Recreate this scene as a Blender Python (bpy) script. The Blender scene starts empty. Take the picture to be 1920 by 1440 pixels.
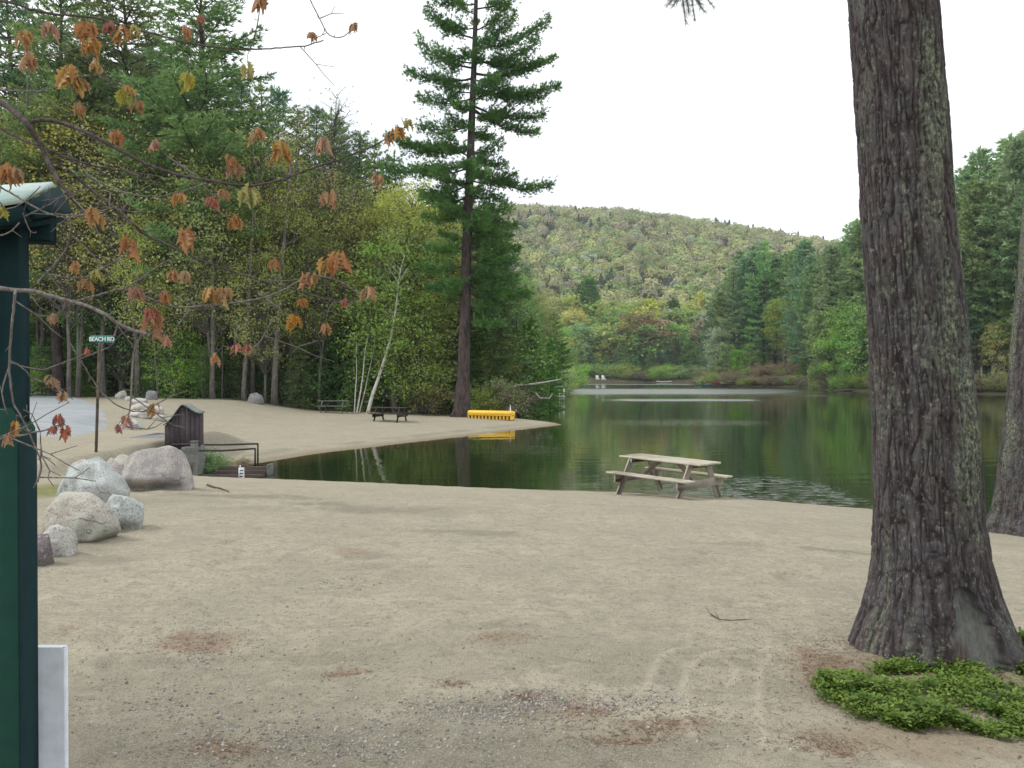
import bpy, math, random
import numpy as np
from mathutils import Vector, Matrix, Quaternion

# ------------------------------------------------------------------ camera, sky, sun, exposure
S = bpy.context.scene
COL = S.collection
EYE = 2.8                      # eye height above the lake surface
FPX, CX, HY = 1663.0, 960.0, 703.0
cam_data = bpy.data.cameras.new("camera")
cam_data.sensor_width = 36.0
cam_data.lens = 36.0 * FPX / 1920.0
cam_data.clip_start = 0.05
cam_data.clip_end = 6000.0
cam = bpy.data.objects.new("camera", cam_data)
COL.objects.link(cam)
cam.location = (0, 0, EYE)
cam.rotation_euler = (math.radians(90) - math.atan((720 - HY) / FPX), 0, 0)
S.camera = cam

SUN_EL, SUN_AZ = math.radians(48), math.radians(-88)     # azimuth measured from +Y towards +X
world = bpy.data.worlds.new("World")
S.world = world
world.use_nodes = True
wn, wl = world.node_tree.nodes, world.node_tree.links
wn.clear()
w_out = wn.new("ShaderNodeOutputWorld")
w_bg = wn.new("ShaderNodeBackground")
w_sky = wn.new("ShaderNodeTexSky")
w_sky.sky_type = 'NISHITA'
w_sky.sun_disc = False
w_sky.sun_elevation = SUN_EL
w_sky.sun_rotation = SUN_AZ
w_tc = wn.new("ShaderNodeTexCoord")
w_map = wn.new("ShaderNodeMapping")
w_map.inputs['Scale'].default_value = (1.0, 1.0, 2.6)
w_no = wn.new("ShaderNodeTexNoise")
w_no.inputs['Scale'].default_value = 1.7
w_no.inputs['Detail'].default_value = 5
w_rmp = wn.new("ShaderNodeMapRange")
w_rmp.inputs['From Min'].default_value = 0.52
w_rmp.inputs['From Max'].default_value = 0.75
w_rmp.inputs['To Min'].default_value = 0.94
w_rmp.inputs['To Max'].default_value = 0.62
w_mix = wn.new("ShaderNodeMix")
w_mix.data_type = 'RGBA'
w_mix.inputs['B'].default_value = (12.5, 12.7, 12.9, 1)
w_bg.inputs['Strength'].default_value = 0.1
wl.new(w_tc.outputs['Generated'], w_map.inputs['Vector'])
wl.new(w_map.outputs[0], w_no.inputs['Vector'])
wl.new(w_no.outputs['Fac'], w_rmp.inputs['Value'])
wl.new(w_rmp.outputs[0], w_mix.inputs['Factor'])
wl.new(w_sky.outputs[0], w_mix.inputs['A'])
wl.new(w_mix.outputs['Result'], w_bg.inputs['Color'])
wl.new(w_bg.outputs[0], w_out.inputs[0])

sun_d = bpy.data.lights.new("sun", 'SUN')
sun_d.energy = 1.7
sun_d.angle = math.radians(12)
sun_d.color = (1.0, 0.97, 0.92)
sun = bpy.data.objects.new("sun", sun_d)
COL.objects.link(sun)
sdir = Vector((math.sin(SUN_AZ) * math.cos(SUN_EL), math.cos(SUN_AZ) * math.cos(SUN_EL), math.sin(SUN_EL)))
sun.rotation_euler = (-sdir).to_track_quat('-Z', 'Y').to_euler()
sun.location = (-30, 40, 60)
S.view_settings.view_transform = 'Standard'
S.view_settings.look = 'None'
S.view_settings.gamma = 1.0
S.view_settings.exposure = 0.32
S.view_settings.use_curve_mapping = False
S.render.engine = 'CYCLES'
S.cycles.max_bounces = 6
S.cycles.diffuse_bounces = 3
S.cycles.transmission_bounces = 4
S.cycles.caustics_reflective = False
S.cycles.caustics_refractive = False
S.cycles.use_denoising = True
S.cycles.denoiser = 'OPENIMAGEDENOISE'
S.cycles.denoising_input_passes = 'RGB_ALBEDO_NORMAL'

HAZE = .0002                   # air density per metre
R0 = np.random.default_rng(7)
random.seed(5)

# ------------------------------------------------------------------ helpers
def srgb(r, g, b):
    f = lambda c: (c / 12.92) if c <= 0.04045 else ((c + 0.055) / 1.055) ** 2.4
    return (f(r / 255), f(g / 255), f(b / 255), 1)

def mesh_np(name, V, faces, smooth=False, colors=None, mats=None, attrs=None):
    """faces: list of (n,k) int arrays, possibly with different k; mats: list of material index per array"""
    V = np.asarray(V, dtype=np.float32)
    me = bpy.data.meshes.new(name)
    me.vertices.add(len(V))
    me.vertices.foreach_set("co", V.ravel())
    loops = np.concatenate([np.asarray(f, dtype=np.int32).ravel() for f in faces]) if faces else np.zeros(0, np.int32)
    cnt = np.concatenate([np.full(len(f), f.shape[1], dtype=np.int32) for f in faces])
    start = np.concatenate([[0], np.cumsum(cnt)[:-1]]).astype(np.int32)
    me.loops.add(len(loops))
    me.loops.foreach_set("vertex_index", loops)
    me.polygons.add(len(cnt))
    me.polygons.foreach_set("loop_start", start)
    me.polygons.foreach_set("loop_total", cnt)
    if smooth:
        me.polygons.foreach_set("use_smooth", np.ones(len(cnt), dtype=bool))
    if mats is not None:
        me.polygons.foreach_set("material_index", np.concatenate([np.full(len(f), m, dtype=np.int32) for f, m in zip(faces, mats)]))
    if colors is not None:
        a = me.color_attributes.new("Col", 'FLOAT_COLOR', 'POINT')
        c = np.ones((len(V), 4), dtype=np.float32)
        c[:, :3] = colors
        a.data.foreach_set("color", c.ravel())
    for k, arr in (attrs or {}).items():
        a = me.attributes.new(k, 'FLOAT', 'POINT')
        a.data.foreach_set("value", np.asarray(arr, dtype=np.float32))
    me.update(calc_edges=True)
    me.validate()
    return me

def link(name, me, mats=(), parent=None, **props):
    o = bpy.data.objects.new(name, me)
    COL.objects.link(o)
    if me is not None:
        for m in (mats if isinstance(mats, (list, tuple)) else [mats]):
            if m is not None and m.name not in [x.name for x in me.materials if x]:
                me.materials.append(m)
    if parent is not None:
        o.parent = parent
    for k, v in props.items():
        o[k] = v
    return o

def thing(name, label, category, loc=(0, 0, 0), rz=0.0, group=None, scale=None):
    o = bpy.data.objects.new(name, None)
    COL.objects.link(o)
    o.empty_display_size = 0.2
    o.location = loc
    o.rotation_euler = (0, 0, rz)
    if scale is not None:
        o.scale = scale
    o['label'] = label
    o['category'] = category
    if group:
        o['group'] = group
    return o

class MB:
    """collects shapes into one mesh"""
    def __init__(s):
        s.V, s.F, s.n = [], {}, 0
    def add(s, V, F):
        V = np.asarray(V, float).reshape(-1, 3)
        for f in F:
            f = np.asarray(f)
            if f.ndim == 1:
                f = f[None]
            s.F.setdefault(f.shape[1], []).append(f + s.n)
        s.V.append(V)
        s.n += len(V)
        return s
    def box(s, c, d, R=None, bev=0.0):
        """centre c, full size d, rotation matrix R (3x3), chamfered edges"""
        hx, hy, hz = d[0] / 2, d[1] / 2, d[2] / 2
        b = min(bev, hx * .45, hy * .45, hz * .45)
        if b <= 0:
            P = np.array([(x, y, z) for z in (-hz, hz) for y in (-hy, hy) for x in (-hx, hx)])
            F = [[0, 2, 3, 1], [4, 5, 7, 6], [0, 1, 5, 4], [2, 6, 7, 3], [0, 4, 6, 2], [1, 3, 7, 5]]
            quads, tris = F, []
        else:
            P, idx = [], {}
            for sz in (-1, 1):
                for sy in (-1, 1):
                    for sx in (-1, 1):
                        for ax in range(3):
                            p = [sx * (hx - b), sy * (hy - b), sz * (hz - b)]
                            p[ax] = (sx * hx, sy * hy, sz * hz)[ax]
                            idx[(sx, sy, sz, ax)] = len(P)
                            P.append(p)
            P = np.array(P)
            quads, tris = [], []
            for ax in range(3):
                o1, o2 = [a for a in range(3) if a != ax]
                for sg in (-1, 1):
                    q = []
                    for a, c2 in ((-1, -1), (1, -1), (1, 1), (-1, 1)):
                        k = [0, 0, 0]; k[ax] = sg; k[o1] = a; k[o2] = c2
                        q.append(idx[(k[0], k[1], k[2], ax)])
                    quads.append(q)
            for a1 in range(3):
                for a2 in range(a1 + 1, 3):
                    a3 = 3 - a1 - a2
                    for s1 in (-1, 1):
                        for s2 in (-1, 1):
                            q = []
                            for ax, s3 in ((a1, -1), (a1, 1), (a2, 1), (a2, -1)):
                                k = [0, 0, 0]; k[a1] = s1; k[a2] = s2; k[a3] = s3
                                q.append(idx[(k[0], k[1], k[2], ax)])
                            quads.append(q)
            for sx in (-1, 1):
                for sy in (-1, 1):
                    for sz in (-1, 1):
                        tris.append([idx[(sx, sy, sz, a)] for a in range(3)])
        if R is not None:
            P = P @ np.asarray(R).T
        P = P + np.asarray(c)
        s.add(P, [np.array(quads)] + ([np.array(tris)] if tris else []))
        return s
    def beam(s, a, b, w, t, up=(0, 0, 1), bev=0.004, ext=0.0):
        """board from a to b; w across (along up-ish), t thick"""
        a, b = np.asarray(a, float), np.asarray(b, float)
        L = np.linalg.norm(b - a)
        x = (b - a) / L
        u = np.asarray(up, float)
        y = np.cross(u, x); y /= np.linalg.norm(y)
        z = np.cross(x, y)
        R = np.stack([x, y, z], 1)
        return s.box((a + b) / 2, (L + ext, t, w), R, bev)
    def tube(s, P, r, n=8, cap=True):
        P = np.asarray(P, float)
        m = len(P)
        r = np.broadcast_to(np.asarray(r, float), (m,))
        T = np.gradient(P, axis=0)
        T /= np.linalg.norm(T, axis=1)[:, None] + 1e-9
        ref = np.array([0, 0, 1.0]) if abs(T[:, 2]).mean() < .8 else np.array([1.0, 0, 0])
        A = np.cross(T, ref); A /= np.linalg.norm(A, axis=1)[:, None] + 1e-9
        if abs(T @ ref).max() > .93:
            A = A.copy()
            r0 = np.array([1.0, 0, 0]) if abs(T[0, 0]) < .7 else np.array([0, 1.0, 0])
            A[0] = np.cross(T[0], r0) / (np.linalg.norm(np.cross(T[0], r0)) + 1e-9)
            for q in range(1, m):
                v = A[q - 1] - T[q] * (A[q - 1] @ T[q])
                A[q] = v / (np.linalg.norm(v) + 1e-9)
        B = np.cross(T, A)
        th = np.arange(n) * 2 * math.pi / n
        V = P[:, None] + r[:, None, None] * (np.cos(th)[None, :, None] * A[:, None] + np.sin(th)[None, :, None] * B[:, None])
        i = np.arange(m - 1)[:, None] * n
        j = np.arange(n)[None]
        q = np.stack([i + j, i + (j + 1) % n, i + n + (j + 1) % n, i + n + j], -1).reshape(-1, 4)
        F = [q]
        V = V.reshape(-1, 3)
        if cap:
            V = np.vstack([V, P[0], P[-1]])
            jj = np.arange(n)
            F.append(np.stack([(jj + 1) % n, jj, np.full(n, m * n)], -1))
            F.append(np.stack([(m - 1) * n + jj, (m - 1) * n + (jj + 1) % n, np.full(n, m * n + 1)], -1))
        s.add(V, F)
        return s
    def mesh(s, name, smooth=False, **k):
        V = np.vstack(s.V)
        F = [np.vstack(v) for v in s.F.values()]
        return mesh_np(name, V, F, smooth, **k)
    def part(s, name, mat, parent=None, smooth=False, **props):
        return link(name, s.mesh(name, smooth), mat, parent, **props)

# value noise -------------------------------------------------------
def _h(ix, iy, iz, seed):
    n = (ix.astype(np.int64) * 374761393 + iy.astype(np.int64) * 668265263 + iz.astype(np.int64) * 2147483647 + seed * 144665) & 0xffffffff
    n = ((n ^ (n >> 13)) * 1274126177) & 0xffffffff
    n = ((n ^ (n >> 16)) * 2246822519) & 0xffffffff
    return ((n ^ (n >> 15)) & 0xffffff) / float(0xffffff)

def vnoise(x, y, z=None, seed=0, perx=0):
    x = np.asarray(x, float); y = np.asarray(y, float)
    z = np.zeros_like(x) if z is None else np.asarray(z, float)
    x0, y0, z0 = np.floor(x), np.floor(y), np.floor(z)
    fx, fy, fz = x - x0, y - y0, z - z0
    fx, fy, fz = [f * f * (3 - 2 * f) for f in (fx, fy, fz)]
    out = 0
    for dx in (0, 1):
        for dy in (0, 1):
            for dz in (0, 1):
                xx = x0 + dx
                if perx:
                    xx = np.mod(xx, perx)
                w = (fx if dx else 1 - fx) * (fy if dy else 1 - fy) * (fz if dz else 1 - fz)
                out = out + w * _h(xx, y0 + dy, z0 + dz, seed)
    return out

def fbm(x, y, z=None, seed=0, octv=4):
    a, s, t = .5, 0, 0
    for k in range(octv):
        s = s + a * vnoise(x * 2 ** k, y * 2 ** k, None if z is None else z * 2 ** k, seed + k)
        t += a
        a *= .5
    return s / t

def sstep(a, b, x):
    t = np.clip((np.asarray(x, float) - a) / (b - a), 0, 1)
    return t * t * (3 - 2 * t)

# node materials ----------------------------------------------------
class NT:
    def __init__(s, name, rough=.8, spec=.3):
        s.m = bpy.data.materials.new(name)
        s.m.use_nodes = True
        s.t = s.m.node_tree
        s.N, s.L = s.t.nodes, s.t.links
        s.b = s.N['Principled BSDF']
        s.b.inputs['Roughness'].default_value = rough
        s.b.inputs['Specular IOR Level'].default_value = spec
        s.out = s.N['Material Output']
    def n(s, typ, **kw):
        x = s.N.new(typ)
        for k, v in kw.items():
            if k in x.inputs:
                x.inputs[k].default_value = v
            else:
                setattr(x, k, v)
        return x
    def l(s, a, b):
        s.L.new(a, b)
    def coord(s, scale=(1, 1, 1), kind='Object', rot=(0, 0, 0)):
        tc = s.n("ShaderNodeTexCoord")
        mp = s.n("ShaderNodeMapping")
        mp.inputs['Scale'].default_value = scale
        mp.inputs['Rotation'].default_value = rot
        s.l(tc.outputs[kind], mp.inputs['Vector'])
        return mp.outputs[0]
    def noise(s, vec, scale, detail=4, rough=.6, dist=0):
        x = s.n("ShaderNodeTexNoise")
        x.inputs['Scale'].default_value = scale
        x.inputs['Detail'].default_value = detail
        x.inputs['Roughness'].default_value = rough
        x.inputs['Distortion'].default_value = dist
        s.l(vec, x.inputs['Vector'])
        return x.outputs['Fac']
    def ramp(s, fac, stops):
        r = s.n("ShaderNodeValToRGB")
        e = r.color_ramp.elements
        while len(e) > 1:
            e.remove(e[0])
        e[0].position, e[0].color = stops[0]
        for p, c in stops[1:]:
            q = e.new(p); q.color = c
        s.l(fac, r.inputs[0])
        return r.outputs[0]
    def mix(s, fac, a, b, blend='MIX'):
        x = s.n("ShaderNodeMix", data_type='RGBA', blend_type=blend)
        for sock, v in (('Factor', fac), ('A', a), ('B', b)):
            if isinstance(v, (int, float, tuple)):
                x.inputs[sock].default_value = v
            else:
                s.l(v, x.inputs[sock])
        return x.outputs['Result']
    def math(s, op, a, b=0.0, c=0.0, clamp=False):
        x = s.n("ShaderNodeMath", operation=op, use_clamp=clamp)
        for i, v in enumerate((a, b, c)):
            if isinstance(v, (int, float)):
                x.inputs[i].default_value = v
            else:
                s.l(v, x.inputs[i])
        return x.outputs[0]
    def rng(s, v, a, b, c=0., d=1.):
        x = s.n("ShaderNodeMapRange")
        for k, q in zip(('From Min', 'From Max', 'To Min', 'To Max'), (a, b, c, d)):
            x.inputs[k].default_value = q
        s.l(v, x.inputs['Value'])
        return x.outputs[0]
    def attr(s, name):
        x = s.n("ShaderNodeAttribute", attribute_name=name)
        return x
    def bump(s, h, strength=.5, dist=.01, normal=None):
        x = s.n("ShaderNodeBump")
        x.inputs['Strength'].default_value = strength
        x.inputs['Distance'].default_value = dist
        s.l(h, x.inputs['Height'])
        if normal is not None:
            s.l(normal, x.inputs['Normal'])
        return x.outputs[0]
    def base(s, c):
        if isinstance(c, tuple):
            s.b.inputs['Base Color'].default_value = c
        else:
            s.l(c, s.b.inputs['Base Color'])
    def norm(s, nrm):
        s.l(nrm, s.b.inputs['Normal'])

def leaf_mat(name, c1, c2, trans=.3, vary=.25, scale=.5, tcol=None, hue=.03):
    """opaque leaf with a little light through it; colour varies by clump and by tree"""
    t = NT(name, .55, .25)
    v = t.coord((1, 1, 1))
    f = t.noise(v, scale, 3, .6)
    col = t.mix(t.rng(f, .32, .68), c1, c2)
    oi = t.n("ShaderNodeObjectInfo")
    hs = t.n("ShaderNodeHueSaturation")
    t.l(t.rng(oi.outputs['Random'], 0, 1, .5 - hue, .5 + hue), hs.inputs['Hue'])
    r2 = t.math('FRACT', t.math('MULTIPLY', oi.outputs['Random'], 7.31))
    t.l(t.rng(r2, 0, 1, 1 - vary, 1 + vary), hs.inputs['Value'])
    r3 = t.math('FRACT', t.math('MULTIPLY', oi.outputs['Random'], 13.7))
    t.l(t.rng(r3, 0, 1, .8, 1.15), hs.inputs['Saturation'])
    t.l(col, hs.inputs['Color'])
    t.base(hs.outputs[0])
    tr = t.n("ShaderNodeBsdfTranslucent")
    t.l(hs.outputs[0], tr.inputs['Color'])
    mx = t.n("ShaderNodeMixShader")
    mx.inputs[0].default_value = trans
    t.l(t.b.outputs[0], mx.inputs[1])
    t.l(tr.outputs[0], mx.inputs[2])
    t.l(mx.outputs[0], t.out.inputs[0])
    return t.m

def bark_mat(name, c1, c2, sc=6, zs=.25, bump=.6, spots=None):
    t = NT(name, .95, .1)
    v = t.coord((1, 1, zs))
    f = t.noise(v, sc * 2, 5, .7, .6)
    col = t.ramp(f, [(.35, c1), (.65, c2)])
    if spots:
        f2 = t.noise(t.coord((1, 1, 1)), sc * .8, 4, .7)
        col = t.mix(t.rng(f2, .55, .68), col, spots)
    t.base(col)
    t.norm(t.bump(f, bump, .03))
    return t.m
# ------------------------------------------------------------------ the lay of the land
def px2(px, d):
    return (px - CX) * d / FPX

near_crest = [(365, 890), (380, 893), (490, 897), (700, 905), (850, 912), (1000, 918), (1150, 922), (1390, 935), (1640, 955), (1780, 968), (1920, 985)]
def shore_pts():
    P = []
    for px, py in near_crest:
        d = (EYE - .33) * FPX / (py - HY)
        P.append([px2(px, d), d])
    P = np.array(P)
    # push the waterline 1.2 m out beyond the sand crest
    T = np.gradient(P, axis=0); T /= np.linalg.norm(T, axis=1)[:, None]
    N = np.stack([-T[:, 1], T[:, 0]], 1)
    P = P + N * 1.2
    return P.tolist()
near_line = shore_pts()
far_line = [(-9.2, 23.4), (-9.5, 25.2), (-9.2, 26.6), (-8.0, 28.2), (-6.9, 31.7), (-5.4, 34.5), (-3.6, 37.9), (-1.5, 41.6), (1.1, 46.6), (2.2, 48.6), (2.8, 49.8),
            (2.5, 52), (1.4, 54.5), (.2, 57), (-.6, 62), (-.5, 70), (.3, 80), (2.0, 89), (4.0, 101), (7.2, 133), (11.2, 180), (19.8, 262), (32, 318), (50, 330), (68, 322),
            (64, 280), (55, 252), (50, 232), (54, 216), (64, 208), (64, 190), (59, 172), (58, 158), (60, 147), (62, 137), (70, 127), (82, 112), (92, 90), (96, 60),
            (80, 30), (55, 10), (30, 0), (17, 4), (12, 9)]
SHORE = np.array(near_line[::1] + [])[::-1].tolist()          # right -> left along the near shore
SHORE = np.array(SHORE + far_line)

def sdf(X, Y, poly=SHORE):
    """signed distance: positive on land"""
    sh = np.shape(X)
    p = np.stack([np.ravel(X), np.ravel(Y)], 1).astype(float)
    d2 = np.full(len(p), 1e18)
    inside = np.zeros(len(p), bool)
    n = len(poly)
    for i in range(n):
        a, b = poly[i], poly[(i + 1) % n]
        e = b - a
        w = p - a
        t = np.clip((w @ e) / (e @ e), 0, 1)
        q = w - t[:, None] * e
        d2 = np.minimum(d2, (q ** 2).sum(1))
        c = ((a[1] > p[:, 1]) != (b[1] > p[:, 1]))
        with np.errstate(divide='ignore', invalid='ignore'):
            xi = a[0] + (p[:, 1] - a[1]) * e[0] / (e[1] if e[1] != 0 else 1e-9)
        inside ^= c & (p[:, 0] < xi)
    s = np.sqrt(d2)
    s[inside] *= -1
    return s.reshape(sh)

def hill_h(X, Y):
    """height of the wooded hill across the lake"""
    D = np.sqrt(X ** 2 + Y ** 2)
    a = X / np.maximum(Y, 1)
    ridge_py = np.interp(a, [-.9, -.35, -.1, 0, .06, .115, .175, .235, .295, .35, .45, .6, 1.2], [480, 435, 418, 415, 414, 418, 434, 458, 484, 500, 530, 575, 610])
    H = (HY - ridge_py) / FPX * 700
    t = np.clip((D - 345) / (715 - 345), 0, 1)
    prof = .55 * t + .45 * t * t * (3 - 2 * t)
    back = sstep(715, 1300, D)
    z = H * prof * (1 - .6 * back)
    z = z + (fbm(X / 90, Y / 90, seed=3) - .5) * 16 * sstep(360, 520, D)
    return np.where(Y > 0, z, 0) * sstep(200, 340, Y)

# colour spots on the sand given in photograph pixels: (px, py, half width px, half height px, strength)
RED = [(370, 1213, 75, 20, .7), (652, 1270, 38, 9, .9), (850, 1300, 28, 7, .8), (990, 1322, 30, 7, .9), (1170, 1402, 60, 8, .9), (430, 1415, 70, 22, .5), (940, 1215, 60, 14, .45),
       (1552, 1250, 55, 34, 1.0), (1560, 1410, 60, 16, .8), (655, 1098, 38, 10, .5), (1085, 1345, 70, 16, .7), (1240, 1375, 90, 18, .6), (1640, 1210, 60, 22, .6), (120, 1200, 20, 8, .4)]
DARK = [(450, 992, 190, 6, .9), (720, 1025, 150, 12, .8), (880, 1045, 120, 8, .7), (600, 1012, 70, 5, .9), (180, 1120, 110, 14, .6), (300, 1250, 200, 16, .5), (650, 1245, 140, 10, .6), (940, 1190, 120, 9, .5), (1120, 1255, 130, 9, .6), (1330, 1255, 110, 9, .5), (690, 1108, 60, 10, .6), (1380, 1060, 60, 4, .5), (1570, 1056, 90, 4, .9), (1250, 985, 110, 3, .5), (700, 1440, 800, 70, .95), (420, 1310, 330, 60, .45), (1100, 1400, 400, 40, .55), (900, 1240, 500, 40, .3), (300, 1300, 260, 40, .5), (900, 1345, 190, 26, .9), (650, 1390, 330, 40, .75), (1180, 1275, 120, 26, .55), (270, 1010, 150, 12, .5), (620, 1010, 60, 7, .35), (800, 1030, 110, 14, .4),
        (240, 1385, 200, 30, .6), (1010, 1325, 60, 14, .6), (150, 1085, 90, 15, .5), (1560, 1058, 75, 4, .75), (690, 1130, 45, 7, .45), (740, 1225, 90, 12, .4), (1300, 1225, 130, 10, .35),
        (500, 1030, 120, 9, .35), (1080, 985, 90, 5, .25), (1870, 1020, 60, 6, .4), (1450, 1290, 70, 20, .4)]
SOIL = [(1740, 1395, 230, 42, .85), (1700, 1290, 190, 75, .9), (1880, 1300, 120, 110, .9), (1500, 1250, 40, 20, .3)]
def spot_field(X, Y, spots, z_near=1.17):
    out = np.zeros_like(X)
    for px, py, hw, hh, s in spots:
        zz = 1.17 if py > 1150 else (.9 if py > 1040 else .65)
        d = (EYE - zz) * FPX / (py - HY)
        x = px2(px, d)
        rx = hw * d / FPX
        ry = hh * d * d / ((EYE - zz) * FPX)
        q = ((X - x) / rx) ** 2 + ((Y - d) / ry) ** 2
        q = q + (fbm(X * 5, Y * 5, seed=41) - .5) * 1.6
        out = np.maximum(out, s * np.clip(1.35 - q, 0, 1))
    return out

# tyre and drag marks, photograph pixels
TRACKS = [[(1300, 1400), (1285, 1350), (1282, 1310), (1295, 1265), (1330, 1232), (1380, 1222)], [(1215, 1310), (1228, 1270), (1262, 1236), (1300, 1222)],
          [(1437, 1425), (1428, 1370), (1424, 1310), (1428, 1260), (1450, 1232)], [(1360, 1250), (1385, 1262), (1370, 1290)]]
def track_field(X, Y):
    out = np.zeros_like(X)
    for tr in TRACKS:
        P = []
        for px, py in tr:
            d = (EYE - 1.17) * FPX / (py - HY)
            P.append((px2(px, d), d))
        P = np.array(P)
        for a, b in zip(P[:-1], P[1:]):
            e = b - a
            t = np.clip(((X - a[0]) * e[0] + (Y - a[1]) * e[1]) / (e @ e), 0, 1)
            q = np.hypot(X - a[0] - t * e[0], Y - a[1] - t * e[1])
            out = np.maximum(out, np.exp(-(q / .024) ** 2))
    return out

def footprints(X, Y):
    rng = np.random.default_rng(88)
    out = np.zeros_like(X)
    P = []
    for k in range(9):                      # walked lines
        x, y = rng.uniform(-5, 5), rng.uniform(4, 13)
        a = rng.uniform(0, 6.28)
        for i in range(14):
            sx = (-1) ** i * .09
            P.append((x + sx * math.sin(a), y - sx * math.cos(a), a + rng.normal() * .15, rng.uniform(.6, 1)))
            x += math.cos(a) * .62; y += math.sin(a) * .62; a += rng.normal() * .12
    for k in range(170):
        P.append((rng.uniform(-5.5, 5.5), rng.uniform(3.3, 14), rng.uniform(0, 6.28), rng.uniform(.3, .9)))
    for x, y, a, s in P:
        m = (abs(X - x) < .35) & (abs(Y - y) < .35)
        if not m.any():
            continue
        u = (X[m] - x) * math.cos(a) + (Y[m] - y) * math.sin(a); v = -(X[m] - x) * math.sin(a) + (Y[m] - y) * math.cos(a)
        q = (u / .15) ** 2 + (v / .062) ** 2
        out[m] += s * (-.017 * np.exp(-q ** 1.5) + .008 * np.exp(-((np.sqrt(q) - 1.45) / .35) ** 2))
    return out

def height(X, Y):
    s = sdf(X, Y)
    zn = np.interp(s, [-3, 0, 1.2, 2.5, 5, 8.5, 12, 60], [-.7, 0, .33, .43, .72, 1.08, 1.2, 1.35])
    zf = np.interp(s, [-6, 0, 1, 3, 9, 20, 60, 200], [-1.5, 0, .13, .22, .42, .72, 1.7, 4.5])
    zw = np.interp(s, [-8, 0, .6, 3, 10, 40, 200], [-2, 0, .35, .9, 1.8, 3.2, 6])
    wn_ = sstep(28, 22, Y)
    right = sstep(22, 14, X)
    near_w = wn_ * right
    wild = np.maximum(sstep(62, 75, Y), sstep(14, 24, X))
    z = zn * near_w + (1 - near_w) * (zf * (1 - wild) + zw * wild)
    # raised ground with the road at the left of the outlet
    w = sstep(-9.3, -9.8, X) * sstep(8, 13, Y) * sstep(34, 29, Y)
    z = z * (1 - w) + np.maximum(z, .98) * w
    w2 = sstep(-12, -19, X) * sstep(15, 22, Y)
    z = np.where(s > 0, z + (np.maximum(z, 1.25) - z) * w2, z)
    z = z + np.where(s > 2, 1, 0) * hill_h(X, Y)
    land = sstep(.8, 2.5, s)
    # gentle relief of walked-on sand
    nearz = sstep(26, 12, np.hypot(X, Y))
    z = z + land * ((fbm(X * .6, Y * .6, seed=11) - .5) * .10 + (fbm(X * 2.6, Y * 2.6, seed=12) - .5) * .055 * nearz + (fbm(X * 8, Y * 8, seed=13, octv=3) - .5) * .03 * nearz)
    z = z + sstep(62, 90, Y) * land * (fbm(X * .15, Y * .15, seed=15) - .5) * 1.0
    # scuffed hollows
    hol = spot_field(X, Y, [(p, q, a, b, c) for p, q, a, b, c in RED if c > .7 and p < 1300]) if np.size(X) > 10 else 0
    z = z - hol * .022
    tr = track_field(X, Y) if np.size(X) > 10 else 0
    z = z + tr * .008
    if np.size(X) > 10:
        z = z + footprints(X, Y) * sstep(1.5, 3, s)
    return z, s

def axis(lo, hi, a, b, fine, a2, b2, mid, g=1.045):
    m = list(np.arange(a, b, fine))
    x, st = a, fine
    L = []
    while x > a2:
        st = min(st * 1.08, mid); x -= st; L.append(x)
    st = mid
    while x > lo:
        st *= g; x -= st; L.append(x)
    x, st = b, fine
    Rr = []
    while x < b2:
        st = min(st * 1.08, mid); x += st; Rr.append(x)
    st = mid
    while x < hi:
        st *= g; x += st; Rr.append(x)
    return np.array(L[::-1] + m + Rr)

GX = axis(-1500, 1500, -2.6, 3.2, .026, -22, 12, .13)
GY = axis(-300, 2400, 3.2, 9.0, .03, -6, 60, .18)
XX, YY = np.meshgrid(GX, GY)
GZ, GS = height(XX, YY)
print("ground grid", XX.shape)

def gz(x, y):
    """height of the ground sheet at x, y"""
    i = int(np.clip(np.searchsorted(GX, x) - 1, 0, len(GX) - 2)); j = int(np.clip(np.searchsorted(GY, y) - 1, 0, len(GY) - 2))
    u = (x - GX[i]) / (GX[i + 1] - GX[i]); v = (y - GY[j]) / (GY[j + 1] - GY[j])
    return float(GZ[j, i] * (1 - u) * (1 - v) + GZ[j, i + 1] * u * (1 - v) + GZ[j + 1, i] * (1 - u) * v + GZ[j + 1, i + 1] * u * v)

def at(px, py, d0=2.5, d1=900):
    """where the sight line through a pixel first meets the ground"""
    d, st = d0, .05
    while d < d1:
        z = EYE - (py - HY) / FPX * d
        g = max(gz(px2(px, d), d), 0.0)
        if z <= g:
            break
        d += max(.03, d * .002)
    return Vector((px2(px, d), d, g))

def atd(px, d):
    x = px2(px, d)
    return Vector((x, d, gz(x, d)))

def zpx(py, d):
    return EYE - (py - HY) / FPX * d

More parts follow.
